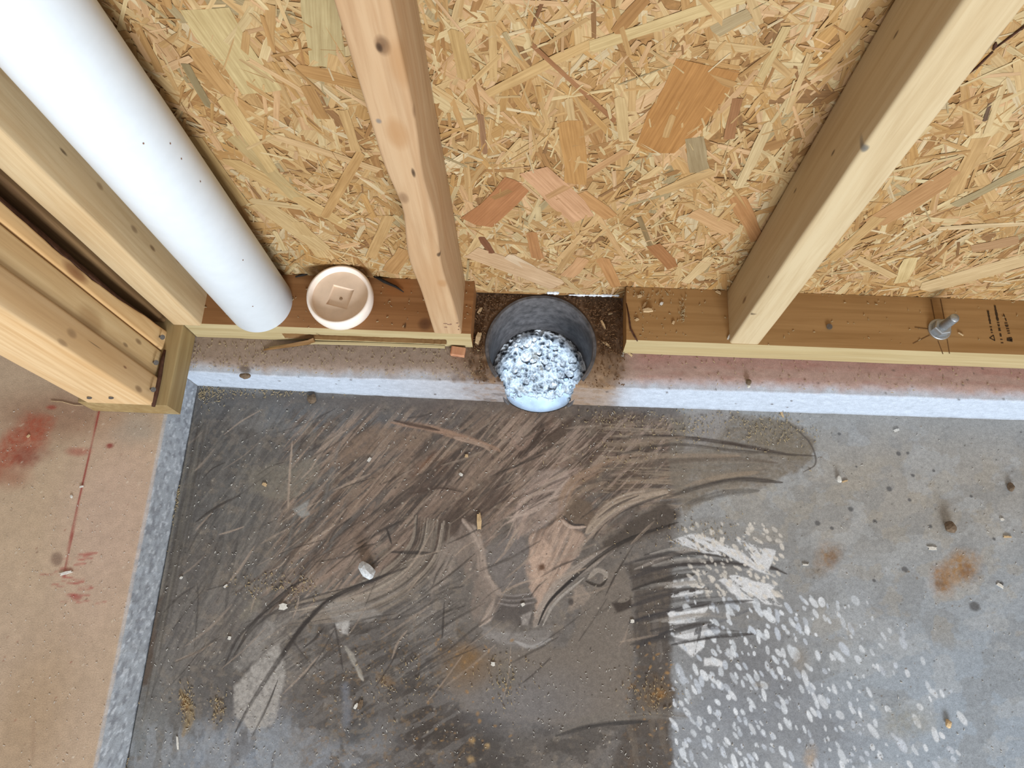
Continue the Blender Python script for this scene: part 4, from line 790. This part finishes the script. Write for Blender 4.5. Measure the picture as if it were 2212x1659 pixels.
# its filling: silt bed, stones and milky water
ZFILL = -0.172
nr, na = 90, 240; rg, ag = np.meshgrid(np.linspace(0, 1, nr)**0.8*(Ri-0.0004), np.linspace(0, 2*np.pi, na), indexing='ij'); bx_, by_ = rg*np.cos(ag), rg*np.sin(ag)
def ridged(x, y, sd): return 1-np.abs(2*fbm(x, y, 4, sd)-1)*2.2
lump = 0.55*fbm(bx_*70, by_*70, 3, 15)+0.45*ridged(bx_*120, by_*150, 22)
hb = 0.017*(lump-0.5)+0.011*sstep(-0.060, -0.016, by_)+0.002*sstep(-0.02, 0.05, by_)-0.0066
tone = np.clip(0.02+1.1*sstep(0.32, 0.66, fbm(bx_*150, by_*110, 4, 33)*0.55+lump*0.5), 0, 1)
colb = lin((40, 46, 58))*(1-tone[..., None])+lin((232, 240, 250))*tone[..., None]
tan = sstep(0.66, 0.74, fbm(bx_*60, by_*60, 3, 41))[..., None]; colb = colb*(1-0.5*tan)+lin((196, 186, 170))*0.5*tan
M_rub = attr_mat('wet_rubble', 900, 0.25, 260, 0.25, 0.3, 0.5, 0.6, 500)
o = grid_object('silt_bed', np.stack([HX+bx_, HY+by_, ZFILL+hb], -1), colb, M_rub); tag(o, 'pale grey silt packed in the black drain pipe', 'silt', kind='stuff')
v, f = lathe([(0.0, ZFILL-0.0005), (0.03, ZFILL-0.0005), (Ri-0.0004, ZFILL-0.0005)], 64)
o = link('water_pool', mesh('water_pool', [(a+HX, b+HY, c+0.0003*math.sin(a*300)*math.cos(b*260)) for a, b, c in v], f, True), M_water); tag(o, 'milky bluish water pooled in the front of the black drain pipe', 'water')
def rock_mesh(name, r, seed, sub=2, sq=(1, 1, 1), amp=0.35):
    bm = bmesh.new(); bmesh.ops.create_icosphere(bm, subdivisions=sub, radius=1.0); rr = random.Random(seed); dirs = [Vector((rr.gauss(0,1), rr.gauss(0,1), rr.gauss(0,1))).normalized() for _ in range(9)]; cut = [rr.uniform(0.55, 0.95) for _ in range(9)]
    for v in bm.verts:
        p = v.co.copy()
        for d, c in zip(dirs, cut):
            t = p.dot(d)
            if t > c: p -= d*(t-c)*0.9
        v.co = Vector((p.x*sq[0], p.y*sq[1], p.z*sq[2]))*r
    me = bpy.data.meshes.new(name); bm.to_mesh(me); bm.free(); return me
rocks = [rock_mesh('stone', 1.0, k, 2 if k % 2 else 1, (random.uniform(0.8,1.3), random.uniform(0.7,1.1), random.uniform(0.5,0.8))) for k in range(6)]
for me in rocks: me.materials.append(M_wetstone)
placed = []
tries = 0
while len(placed) < 24 and tries < 6000:
    tries += 1; r = random.uniform(0.0035, 0.009); a = random.uniform(0, 2*math.pi); d = math.sqrt(random.random())*(Ri-0.002-r*1.3); x, y = d*math.cos(a), d*math.sin(a)
    if y < -0.02 and random.random() < 0.95 and abs(x) < 0.052: continue
    if any(math.hypot(x-q[0], y-q[1]) < (r+q[2])*0.72 for q in placed): continue
    placed.append((x, y, r)); o = bpy.data.objects.new('stone', random.choice(rocks)); COL.objects.link(o)
    o.location = (HX+x, HY+y, ZFILL-0.002+0.013*float(sstep(-0.068, -0.022, y))+0.004*float(sstep(-0.02, 0.05, y))-r*0.15); o.scale = (r, r, r); o.rotation_euler = (random.uniform(-.5,.5), random.uniform(-.5,.5), random.uniform(0,6.28))
    tag(o, 'small wet stone in the rubble filling the black drain pipe', 'stone', 'stones in the drain pipe')
# added spot with no lamp behind it, only to brighten the pipe filling
lp = bpy.data.lights.new('added_drain_spot', 'SPOT'); lp.energy = 84; lp.color = (0.70, 0.86, 1.0); lp.spot_size = math.radians(5.0); lp.spot_blend = 0.25; lp.shadow_soft_size = 0.008
lo_ = bpy.data.objects.new('added_drain_spot', lp); COL.objects.link(lo_); lo_.location = (0.004, 0.402, 1.35); tgt = Vector((HX, HY+0.0, ZFILL)); lo_.rotation_euler = (tgt-Vector(lo_.location)).to_track_quat('-Z', 'Y').to_euler()
# ================================================================== ANCHOR BOLT
b0 = atz(2030, 711, 0.002); bolt = empty('anchor_bolt', (b0[0], b0[1], 0)); tag(bolt, 'galvanised anchor bolt with hex nut and washer through the right sill plate', 'bolt')
v, f = lathe([(0.0, 0.0), (0.0152, 0.0), (0.0156, 0.0006), (0.0156, 0.0022), (0.0150, 0.0028), (0.006, 0.0028)], 40)
link('washer', mesh('washer', v, f), M_galv, bolt)
vs = []; fs = []; hr = 0.0122
for r, z in ((hr, 0.0028), (hr, 0.0118), (hr*0.90, 0.0132), (0.0066, 0.0132)):
    for k in range(6): a = math.radians(60*k+12); vs.append((r*math.cos(a), r*math.sin(a), z))
for i in range(3):
    for k in range(6): k2 = (k+1) % 6; fs.append((i*6+k, i*6+k2, (i+1)*6+k2, (i+1)*6+k))
link('hex_nut', mesh('hex_nut', vs, fs), M_galv, bolt)
pf = [(0.0064, 0.003)]; z = 0.012
while z < 0.040: pf += [(0.0064, z), (0.0057, z+0.0009)]; z += 0.0018
pf += [(0.0062, 0.0405), (0.0055, 0.0425), (0.0, 0.0425)]
v, f = lathe(pf, 24); link('threaded_rod', mesh('threaded_rod', v, f, True), M_galv, bolt)
# ================================================================== NAILS
def nail_head(loc, nrm, r, ln, label, bend=0.0):
    v, f = lathe([(0.0, ln+0.0012), (r, ln+0.0010), (r, ln), (r*0.45, ln-0.0002), (r*0.45, -0.002)], 12)
    o = link('nail', mesh('nail', v, f), M_nail); o.location = loc; o.rotation_euler = Vector(nrm).to_track_quat('Z', 'Y').to_euler(); tag(o, label, 'nail', 'framing nails'); return o
nail_head(tuple(atz(1791, 706, 0.0008)), (0, 0, 1), 0.0042, 0.0006, 'dark nail head flush in the right sill plate, left of the anchor bolt')
for px, py, x, dr, lab in ((345,727,xp-0.001,(0.8,-0.3,0.5),'bent toe nail at the foot of the rear post stud'),(332,782,xp-0.002,(0.8,-0.3,0.6),'bent toe nail at the foot of the middle post stud'),(326,840,xp+0.003,(0.8,-0.3,0.6),'bent toe nail at the foot of the front post stud')):
    q = kside(px, py, x+0.001); nail_head(tuple(q), dr, 0.0036, 0.007, lab)
for px, lab in ((193,'left of the two sunken nails in the front post stud foot'),(240,'right of the two sunken nails in the front post stud foot')):
    q = aty(px, 858, ys[0]-0.0002); nail_head(tuple(q), (0.25, -1, 0.1), 0.0032, 0.0006, lab)
# ================================================================== black tar strip and twig behind the plug
def tube(pts, r, name, mat, nseg=7):
    pts = [Vector(p) for p in pts]; vs = []; fs = []
    for i, p in enumerate(pts):
        t = (pts[min(i+1, len(pts)-1)]-pts[max(i-1, 0)]).normalized(); q = t.to_track_quat('Z', 'Y'); rr = r[i] if isinstance(r, (list, tuple)) else r
        for k in range(nseg): a = 2*math.pi*k/nseg; vs.append(p+q@Vector((rr*math.cos(a), rr*math.sin(a), 0)))
    for i in range(len(pts)-1):
        for k in range(nseg): k2 = (k+1) % nseg; fs.append((i*nseg+k, i*nseg+k2, (i+1)*nseg+k2, (i+1)*nseg+k))
    fs.append(tuple(range(nseg))[::-1]); n0 = (len(pts)-1)*nseg; fs.append(tuple(n0+k for k in range(nseg)))
    return link(name, mesh(name, vs, fs, True), mat)
o = tube([atz(x, y, 0.002) for x, y in ((638,598),(655,593),(672,589))], [0.001, 0.0022, 0.0016], 'tar_strip', M_tar); tag(o, 'short black tar strip left of the cleanout plug', 'strip')
o = tube([atz(x, y, 0.002) for x, y in ((806,594),(830,608),(855,619),(872,631))], [0.002, 0.0024, 0.0018, 0.0006], 'tar_strip', M_tar); tag(o, 'curved black tar strip right of the cleanout plug', 'strip')
o = tube([atz(x, y, 0.001) for x, y in ((1353,655),(1358,680),(1362,710),(1370,725),(1377,737))], [0.0006, 0.0011, 0.0013, 0.0013, 0.0008], 'twig', M_bark); tag(o, 'thin dark twig lying on the right sill plate beside the drain', 'twig')
o = tube([atz(x, y, 0.003) for x, y in ((331,878),(337,850),(345,812),(350,780),(356,756))], [0.0026, 0.0034, 0.0032, 0.0030, 0.0018], 'twig', M_bark); tag(o, 'brown bark strip lying along the foot of the left post', 'twig')
def bead(x0, x1, py, r, label, seed):  # lumpy white tube added in place of daylight showing under the sheathing
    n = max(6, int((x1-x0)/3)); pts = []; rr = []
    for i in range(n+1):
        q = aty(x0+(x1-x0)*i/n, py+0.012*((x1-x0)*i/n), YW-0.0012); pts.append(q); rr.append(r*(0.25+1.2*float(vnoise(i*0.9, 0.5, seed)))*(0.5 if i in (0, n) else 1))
    o = tube(pts, rr, 'daylight_bead', M_gaplight); tag(o, label, 'daylight bead'); return o
M_gaplight = plain_mat('white_gap_daylight', tuple(lin((214, 220, 230))), 0.6, 0, 0.3, 300, 0.3, 0.2)
bead(1181, 1208, 632, 0.0032, 'short white blob standing in for daylight between sheathing and drain pipe rim', 3); bead(1228, 1338, 637, 0.0020, 'thin white bead standing in for daylight along the sheathing foot right of the drain', 7)
for pts, rr in (([(2092,161),(2110,146),(2128,128),(2145,112)], [0.0003,0.0010,0.0010,0.0006]), ([(2146,108),(2150,98),(2152,92)], [0.0008,0.0018,0.0006]), ([(2150,104),(2180,82),(2212,58),(2260,22)], [0.0006,0.0009,0.0009,0.0005])):
    o = tube([aty(x, y, YW-0.0018) for x, y in pts], rr, 'dark_sliver', M_bark, 6); o.parent = wall
# ================================================================== CHIPS, CRUMBS, STONES ON THE FLOOR
def chip_mesh(L, W, T, seed):
    rr = random.Random(seed); pts = [(-0.5, -0.35), (-0.42, 0.1), (-0.5, 0.42), (0.0, 0.5), (0.46, 0.34), (0.4, 0.0), (0.5, -0.3), (0.05, -0.5)]
    pts = [(a*L*rr.uniform(0.85,1.1), b*W*rr.uniform(0.7,1.15)) for a, b in pts]; m = len(pts); bow = rr.uniform(0, 0.08)*L
    top = [(x, y, T+bow*(1-(2*x/L)**2)) for x, y in pts]; botm = [(x, y, bow*(1-(2*x/L)**2)*0.8) for x, y in pts]
    return mesh('wood_chip', botm+top, [tuple(range(m))[::-1], tuple(range(m, 2*m))]+[(k, (k+1) % m, m+(k+1) % m, m+k) for k in range(m)])
def put(px, py, z, me, mat, rz, name, label, cat, group=None, tilt=0.0):
    me.materials.clear(); me.materials.append(mat); o = bpy.data.objects.new(name, me); COL.objects.link(o); q = atz(px, py, z); o.location = q; o.rotation_euler = (tilt, 0, math.radians(rz))
    tag(o, label, cat, group); return o
PXM = 1/1.47e3     # metres per pixel on the slab
def chip(px, py, l, w, rz, z, label, mat=None, grp='wood chips', t=0.0012): return put(px, py, z+0.0004, chip_mesh(l*PXM, w*PXM, t, int(px*7+py)), mat or M_chip, rz, 'wood_chip', label, 'wood chip', grp)
me = rock_mesh('mortar_chunk', 0.0150, 12, 2, (1.15, 0.72, 0.80)); o = put(795, 1232, ZS+0.0085, me, M_chunk, -35, 'mortar_chunk', 'pale broken mortar chunk on the muddy slab left of centre', 'rubble')
me = rock_mesh('clod', 0.0105, 9, 2, (0.9, 1.0, 0.85)); o = put(2052, 1138, ZS+0.008, me, M_darkstone, 0, 'clod', 'brown clod standing on the clean slab at far right', 'rubble')
me = rock_mesh('pebble', 0.006, 14, 2, (0.9, 1.2, 0.8)); put(2184, 1052, ZS+0.0045, me, M_darkstone, 0, 'pebble', 'small brown pebble near the right edge of the slab', 'pebble')
me = rock_mesh('mortar_chunk', 0.005, 21, 2, (0.8, 1.2, 0.9)); put(1813, 1035, ZS+0.004, me, M_whitebit, 10, 'mortar_chunk', 'small white crumb with a shadow on the clean slab, below the curb', 'rubble')
me = rock_mesh('pebble', 0.0055, 25, 2, (1, 1.2, 0.7)); put(2049, 1563, ZS+0.0035, me, M_chip, 30, 'pebble', 'tan pebble on the bluish slab at lower right', 'pebble')
me = rock_mesh('pebble', 0.008, 27, 2, (1, 1.2, 0.6)); put(674, 860, ZS+0.004, me, M_darkstone, 0, 'pebble', 'dark pebble at the foot of the curb, left part', 'pebble')
me = rock_mesh('pebble', 0.0046, 33, 2, (1, 1.1, 0.9)); put(1617, 826, ZC+0.004, me, M_darkstone, 0, 'pebble', 'brown pebble on the pink curb top below the pale stud', 'pebble')
me = rock_mesh('pebble', 0.003, 35, 1, (1, 1.1, 0.9)); put(1617, 834, ZC+0.002, me, M_whitebit, 0, 'pebble', 'white crumb touching the brown pebble on the curb top', 'pebble')
me = rock_mesh('pebble', 0.006, 37, 2, (1.5, 0.9, 0.6)); put(529, 812, ZC+0.001, me, M_darkstone, 0, 'pebble', 'dark pebble on the curb edge left of the drain', 'pebble')
chip(1035, 1127, 38, 12, 95, ZS, 'large pale wood chip on the muddy slab below the drain', t=0.002)
chip(798, 993, 12, 7, 60, ZS, 'oval pale wood chip in the mud, upper left of the slab', M_whitebit)
chip(143, 1238, 26, 6, 18, ZC, 'pale sliver lying on the red chalk line of the step', M_whitebit); chip(62, 942, 8, 5, 60, ZC, 'pale chip on the red stain of the step'); chip(177, 1051, 9, 4, 15, ZC, 'tiny pale chip on the red line, upper part', M_whitebit); chip(155, 1073, 7, 5, -60, ZC, 'tiny white chip beside the red line', M_whitebit)
o = tube([atz(x, y, ZC+0.001) for x, y in ((110,866),(135,868),(160,875),(180,876))], 0.0005, 'string', M_chip); tag(o, 'thin pale thread on the step beside the left post', 'thread')
chip(1688, 893, 22, 5, -70, ZS, 'pale splinter leaning at the foot of the right curb'); chip(1936, 930, 14, 7, 20, ZS, 'white chip on the slab just below the right curb', M_whitebit); chip(572, 1047, 12, 8, -20, ZS, 'tan chip on the dark slab near the step'); chip(1008, 985, 8, 8, 0, ZS, 'tiny pale curl of wood below the drain')
chip(996, 1025, 10, 7, -30, ZS, 'pale crumb of wood left below the drain', M_whitebit); chip(1065, 1434, 9, 9, 0, ZS, 'white round crumb on the brown patch', M_whitebit); chip(1130, 1306, 9, 8, 30, ZS, 'white crumb on the dark curved streaks', M_whitebit); chip(770, 1525, 14, 7, 60, ZS, 'white grain beside a grey one, lower middle slab', M_whitebit); chip(779, 1522, 20, 10, 80, ZS, 'grey brown grain beside a white one, lower middle slab', M_darkstone)
chip(1366, 1342, 9, 9, 0, ZS, 'white crumb at the edge of the dark band', M_whitebit); chip(384, 1605, 28, 5, -75, ZS, 'white splinter at bottom left of the slab', M_whitebit); chip(488, 1266, 10, 5, 50, ZS, 'white splinter left of the dark drag lines', M_whitebit); chip(392, 1248, 7, 5, 60, ZS, 'small white splinter close to the step', M_whitebit); chip(496, 1378, 7, 7, 0, ZS, 'white crumb by the upper drag lines', M_whitebit); chip(612, 1310, 18, 14, 10, ZS, 'white crumbly flake on the left drag lines', M_whitebit)
chip(2164, 1122, 9, 6, 10, ZS, 'white crumb near right edge of the slab', M_whitebit); chip(2176, 1160, 18, 5, 0, ZS, 'pale flat splinter near right edge of the slab'); chip(2160, 1265, 14, 8, -30, ZS, 'white oval chip right of the rust bloom', M_whitebit); chip(2014, 1185, 20, 8, 0, ZS, 'pale chip between the clod and the rust bloom', M_whitebit); chip(1740, 1220, 13, 4, 0, ZS, 'pale sliver beside the smaller rust bloom', M_whitebit); chip(1825, 1040, 14, 4, 20, ZS, 'pale sliver touching the small white crumb')
# chips on plates and in the notch
def onz(px, py, l, w, rz, z, label, mat=None, t=0.0015): return put(px, py, z+0.0004, chip_mesh(l/1.62e3, w/1.62e3, t, int(px*3+py)), mat or M_chip, rz, 'wood_chip', label, 'wood chip', 'wood chips')
onz(1399, 672, 24, 9, 4, 0, 'thick pale chip on the right sill plate beside the drain', t=0.004); onz(1392, 660, 16, 6, 60, 0, 'slanted chip above the thick one on the right sill plate'); onz(1382, 640, 12, 7, 20, 0, 'frayed chip at the sheathing foot, right sill plate'); onz(1429, 656, 9, 7, 60, 0, 'whitish chip on the right sill plate', M_whitebit); onz(1376, 691, 10, 6, 30, 0, 'small oval chip near the plate end by the drain'); onz(1455, 697, 9, 6, 70, 0, 'small chip below the sawdust clump')
onz(1552, 632, 14, 6, -30, 0, 'chip wedged at the foot of the pale stud, rear'); onz(1574, 728, 14, 4, 70, 0, 'sliver at the front foot of the pale stud', M_whitebit); onz(2075, 722, 14, 3, -35, 0, 'pale splinter right of the anchor bolt')
onz(1034, 733, 30, 13, 78, ZC, 'chunky splinter of wood in the notch left of the drain', t=0.008); onz(1037, 672, 18, 8, 60, ZC, 'pale curled chip in the notch, behind left of the drain', t=0.003); onz(1302, 703, 26, 7, -65, ZC, 'pale curled shaving in the notch right of the drain', t=0.004); onz(1310, 744, 26, 6, -35, ZC, 'thin forked shaving in front right of the drain'); onz(1318, 678, 12, 5, 20, ZC, 'small chip in the notch behind right of the drain'); onz(1358, 764, 24, 6, -40, ZC, 'splintered sliver at the end of the right sill plate', M_chip); onz(1345, 766, 10, 6, 80, ZC, 'white crumb under the end of the right sill plate', M_whitebit)
o = put(990, 762, ZC+0.0004, box_mesh('wood_offcut', (-0.0105, -0.0066, 0), (0.0105, 0.0066, 0.008)), M_chipred, -6, 'wood_offcut', 'small reddish sawn offcut in front of the splintered plate end', 'offcut')
bm = bmesh.new(); bm.from_mesh(o.data); bmesh.ops.bevel(bm, geom=bm.edges[:], offset=0.0006, segments=1, affect='EDGES'); bm.to_mesh(o.data); bm.free()
# ------------------------------------------------------------------ sawdust and dirt too fine to count
def scatter(name, pts, size, mat, label, cat='sawdust', el=2.4, flat=0.5):
    n = len(pts); pts = np.array(pts); s = rng.uniform(0.5, 1.2, n)*size; a = rng.uniform(0, np.pi, n); e = rng.uniform(0.9, el, n); b = rng.uniform(-0.4, 0.4, n)
    base = np.array([(-1,-.5,0),(1,-.4,0),(1,.5,0),(-1,.4,0),(-.9,-.4,1),(.9,-.5,1),(.9,.4,1),(-.9,.5,1)], float)
    v = base[None]*np.stack([s*e*0.5, s*0.5, s*flat], -1)[:, None, :]
    v[..., 2] += (base[None, :, 0]*np.tan(b)[:, None]*(s*e*0.25)[:, None])
    x = v[..., 0]*np.cos(a)[:, None]-v[..., 1]*np.sin(a)[:, None]; y = v[..., 0]*np.sin(a)[:, None]+v[..., 1]*np.cos(a)[:, None]
    v = np.stack([x, y, v[..., 2]], -1)+pts[:, None, :]
    fb = np.array([(0,3,2,1),(4,5,6,7),(0,1,5,4),(1,2,6,5),(2,3,7,6),(3,0,4,7)]); f = (fb[None]+(np.arange(n)*8)[:, None, None]).reshape(-1, 4)
    o = link(name, mesh(name, v.reshape(-1, 3), f.tolist()), mat); tag(o, label, cat, kind='stuff'); return o
pts = []
for k in range(2600):
    px = random.uniform(300, 2212); py = random.uniform(845, 1659)
    if px > 1480 and random.random() < 0.75: continue
    q = atz(px, py, ZS)
    if q[0] < -0.525 or q[1] > f_bot(q[0])-0.001 or math.hypot(q[0]-HX, q[1]-HY) < 0.083: continue
    pts.append((q[0], q[1], ZS+0.0003))
scatter('sawdust', pts, 0.0013, M_whitebit, 'fine pale sawdust and grit strewn over the muddy slab')
pts = []
for (cx_, cy_, sx_, sy_, n) in ((430,850,28,10,260),(560,850,90,5,160),(1650,930,50,25,200),(1500,920,60,20,110),(1330,905,60,12,90),(400,1520,10,20,90),(640,1270,26,20,60),(1330,980,60,30,60),(1500,1150,60,20,70),(840,1470,50,30,60),(1090,1480,30,30,80),(1410,1500,30,20,70),(560,1260,30,16,50),(470,1530,10,20,50)):
    for k in range(n):
        q = atz(random.gauss(cx_, sx_), random.gauss(cy_, sy_), ZS)
        if q[0] < -0.525 or q[1] > f_bot(q[0])-0.0005 or math.hypot(q[0]-HX, q[1]-HY) < 0.083: continue
        pts.append((q[0], q[1], ZS+0.0003+random.random()*0.0012))
scatter('sawdust', pts, 0.0017, M_saw, 'tan sawdust heaped in small drifts on the slab and in its corner')
pts = []
for k in range(1100):
    px = random.uniform(390, 1045) if k < 750 else random.uniform(1355, 2210); q = atz(px, random.uniform(735, 850), ZC)
    if q[1] > YF-0.001 or q[1] < f_arr(q[0])+0.004 or math.hypot(q[0]-HX, q[1]-HY) < 0.084: continue
    if k >= 750 and random.random() < 0.5: continue
    pts.append((q[0], q[1], ZC+0.0008))
for k in range(130):
    q = atz(random.uniform(400, 1020), random.uniform(600, 708), 0)
    if SXL+0.004 < q[0] < NXL-0.002 and YF+0.003 < q[1] < YW-0.003: pts.append((q[0], q[1], 0.0002))
for k in range(240):
    q = atz(random.gauss(1390, 40) if k % 2 else random.uniform(1355, 2200), random.uniform(615, 745) if k % 3 else 628+random.uniform(0, 12), 0)
    if NXR+0.002 < q[0] < 0.73 and YF+0.003 < q[1] < YW-0.003: pts.append((q[0], q[1], 0.0002))
for k in range(60):
    q = atz(random.gauss(1475, 4), random.gauss(672, 14), 0); pts.append((q[0], q[1], 0.0003+random.random()*0.001))
scatter('sawdust', pts, 0.0015, M_saw, 'pale sawdust sprinkled over curb top and sill plates')
pts = []
for k in range(4200):
    x = random.uniform(-0.098, 0.126); y = random.uniform(0.350, 0.489); d = math.hypot(x-HX, y-HY)
    if d < 0.084: continue
    if y < 0.40 and random.random() < 0.75: continue
    if (x < NXL+0.001 or x > NXR-0.001) and y > YF-0.001: continue
    pts.append((x, y, ZC+0.0006+random.random()*0.0025*(1+(x > 0.06)*1.2)))
scatter('loose_dirt', pts, 0.0021, M_dirt, 'crumbly brown dirt packed in the notch around the black drain pipe', 'dirt', 1.6, 0.8)
pts = []
for k in range(420):
    px = random.uniform(-10, 330); py = random.uniform(880, 1659); q = atz(px, py, ZC)
    if q[0] > -0.531: continue
    pts.append((q[0], q[1], ZC+0.0003))
scatter('grit', pts, 0.001, M_whitebit, 'fine pale grit on the raised tan step', 'grit')
pts = []
for k in range(500):
    y = random.uniform(-0.25, 0.33); pts.append((-0.5275+random.gauss(0, 0.0012), y, ZS-0.002+random.random()*0.003)) if fbm(np.array(y*18), np.array(0.5), 3, 6) > 0.55 else None
scatter('sawdust', pts, 0.0016, M_saw, 'sawdust caught in the black joint between slab and step')
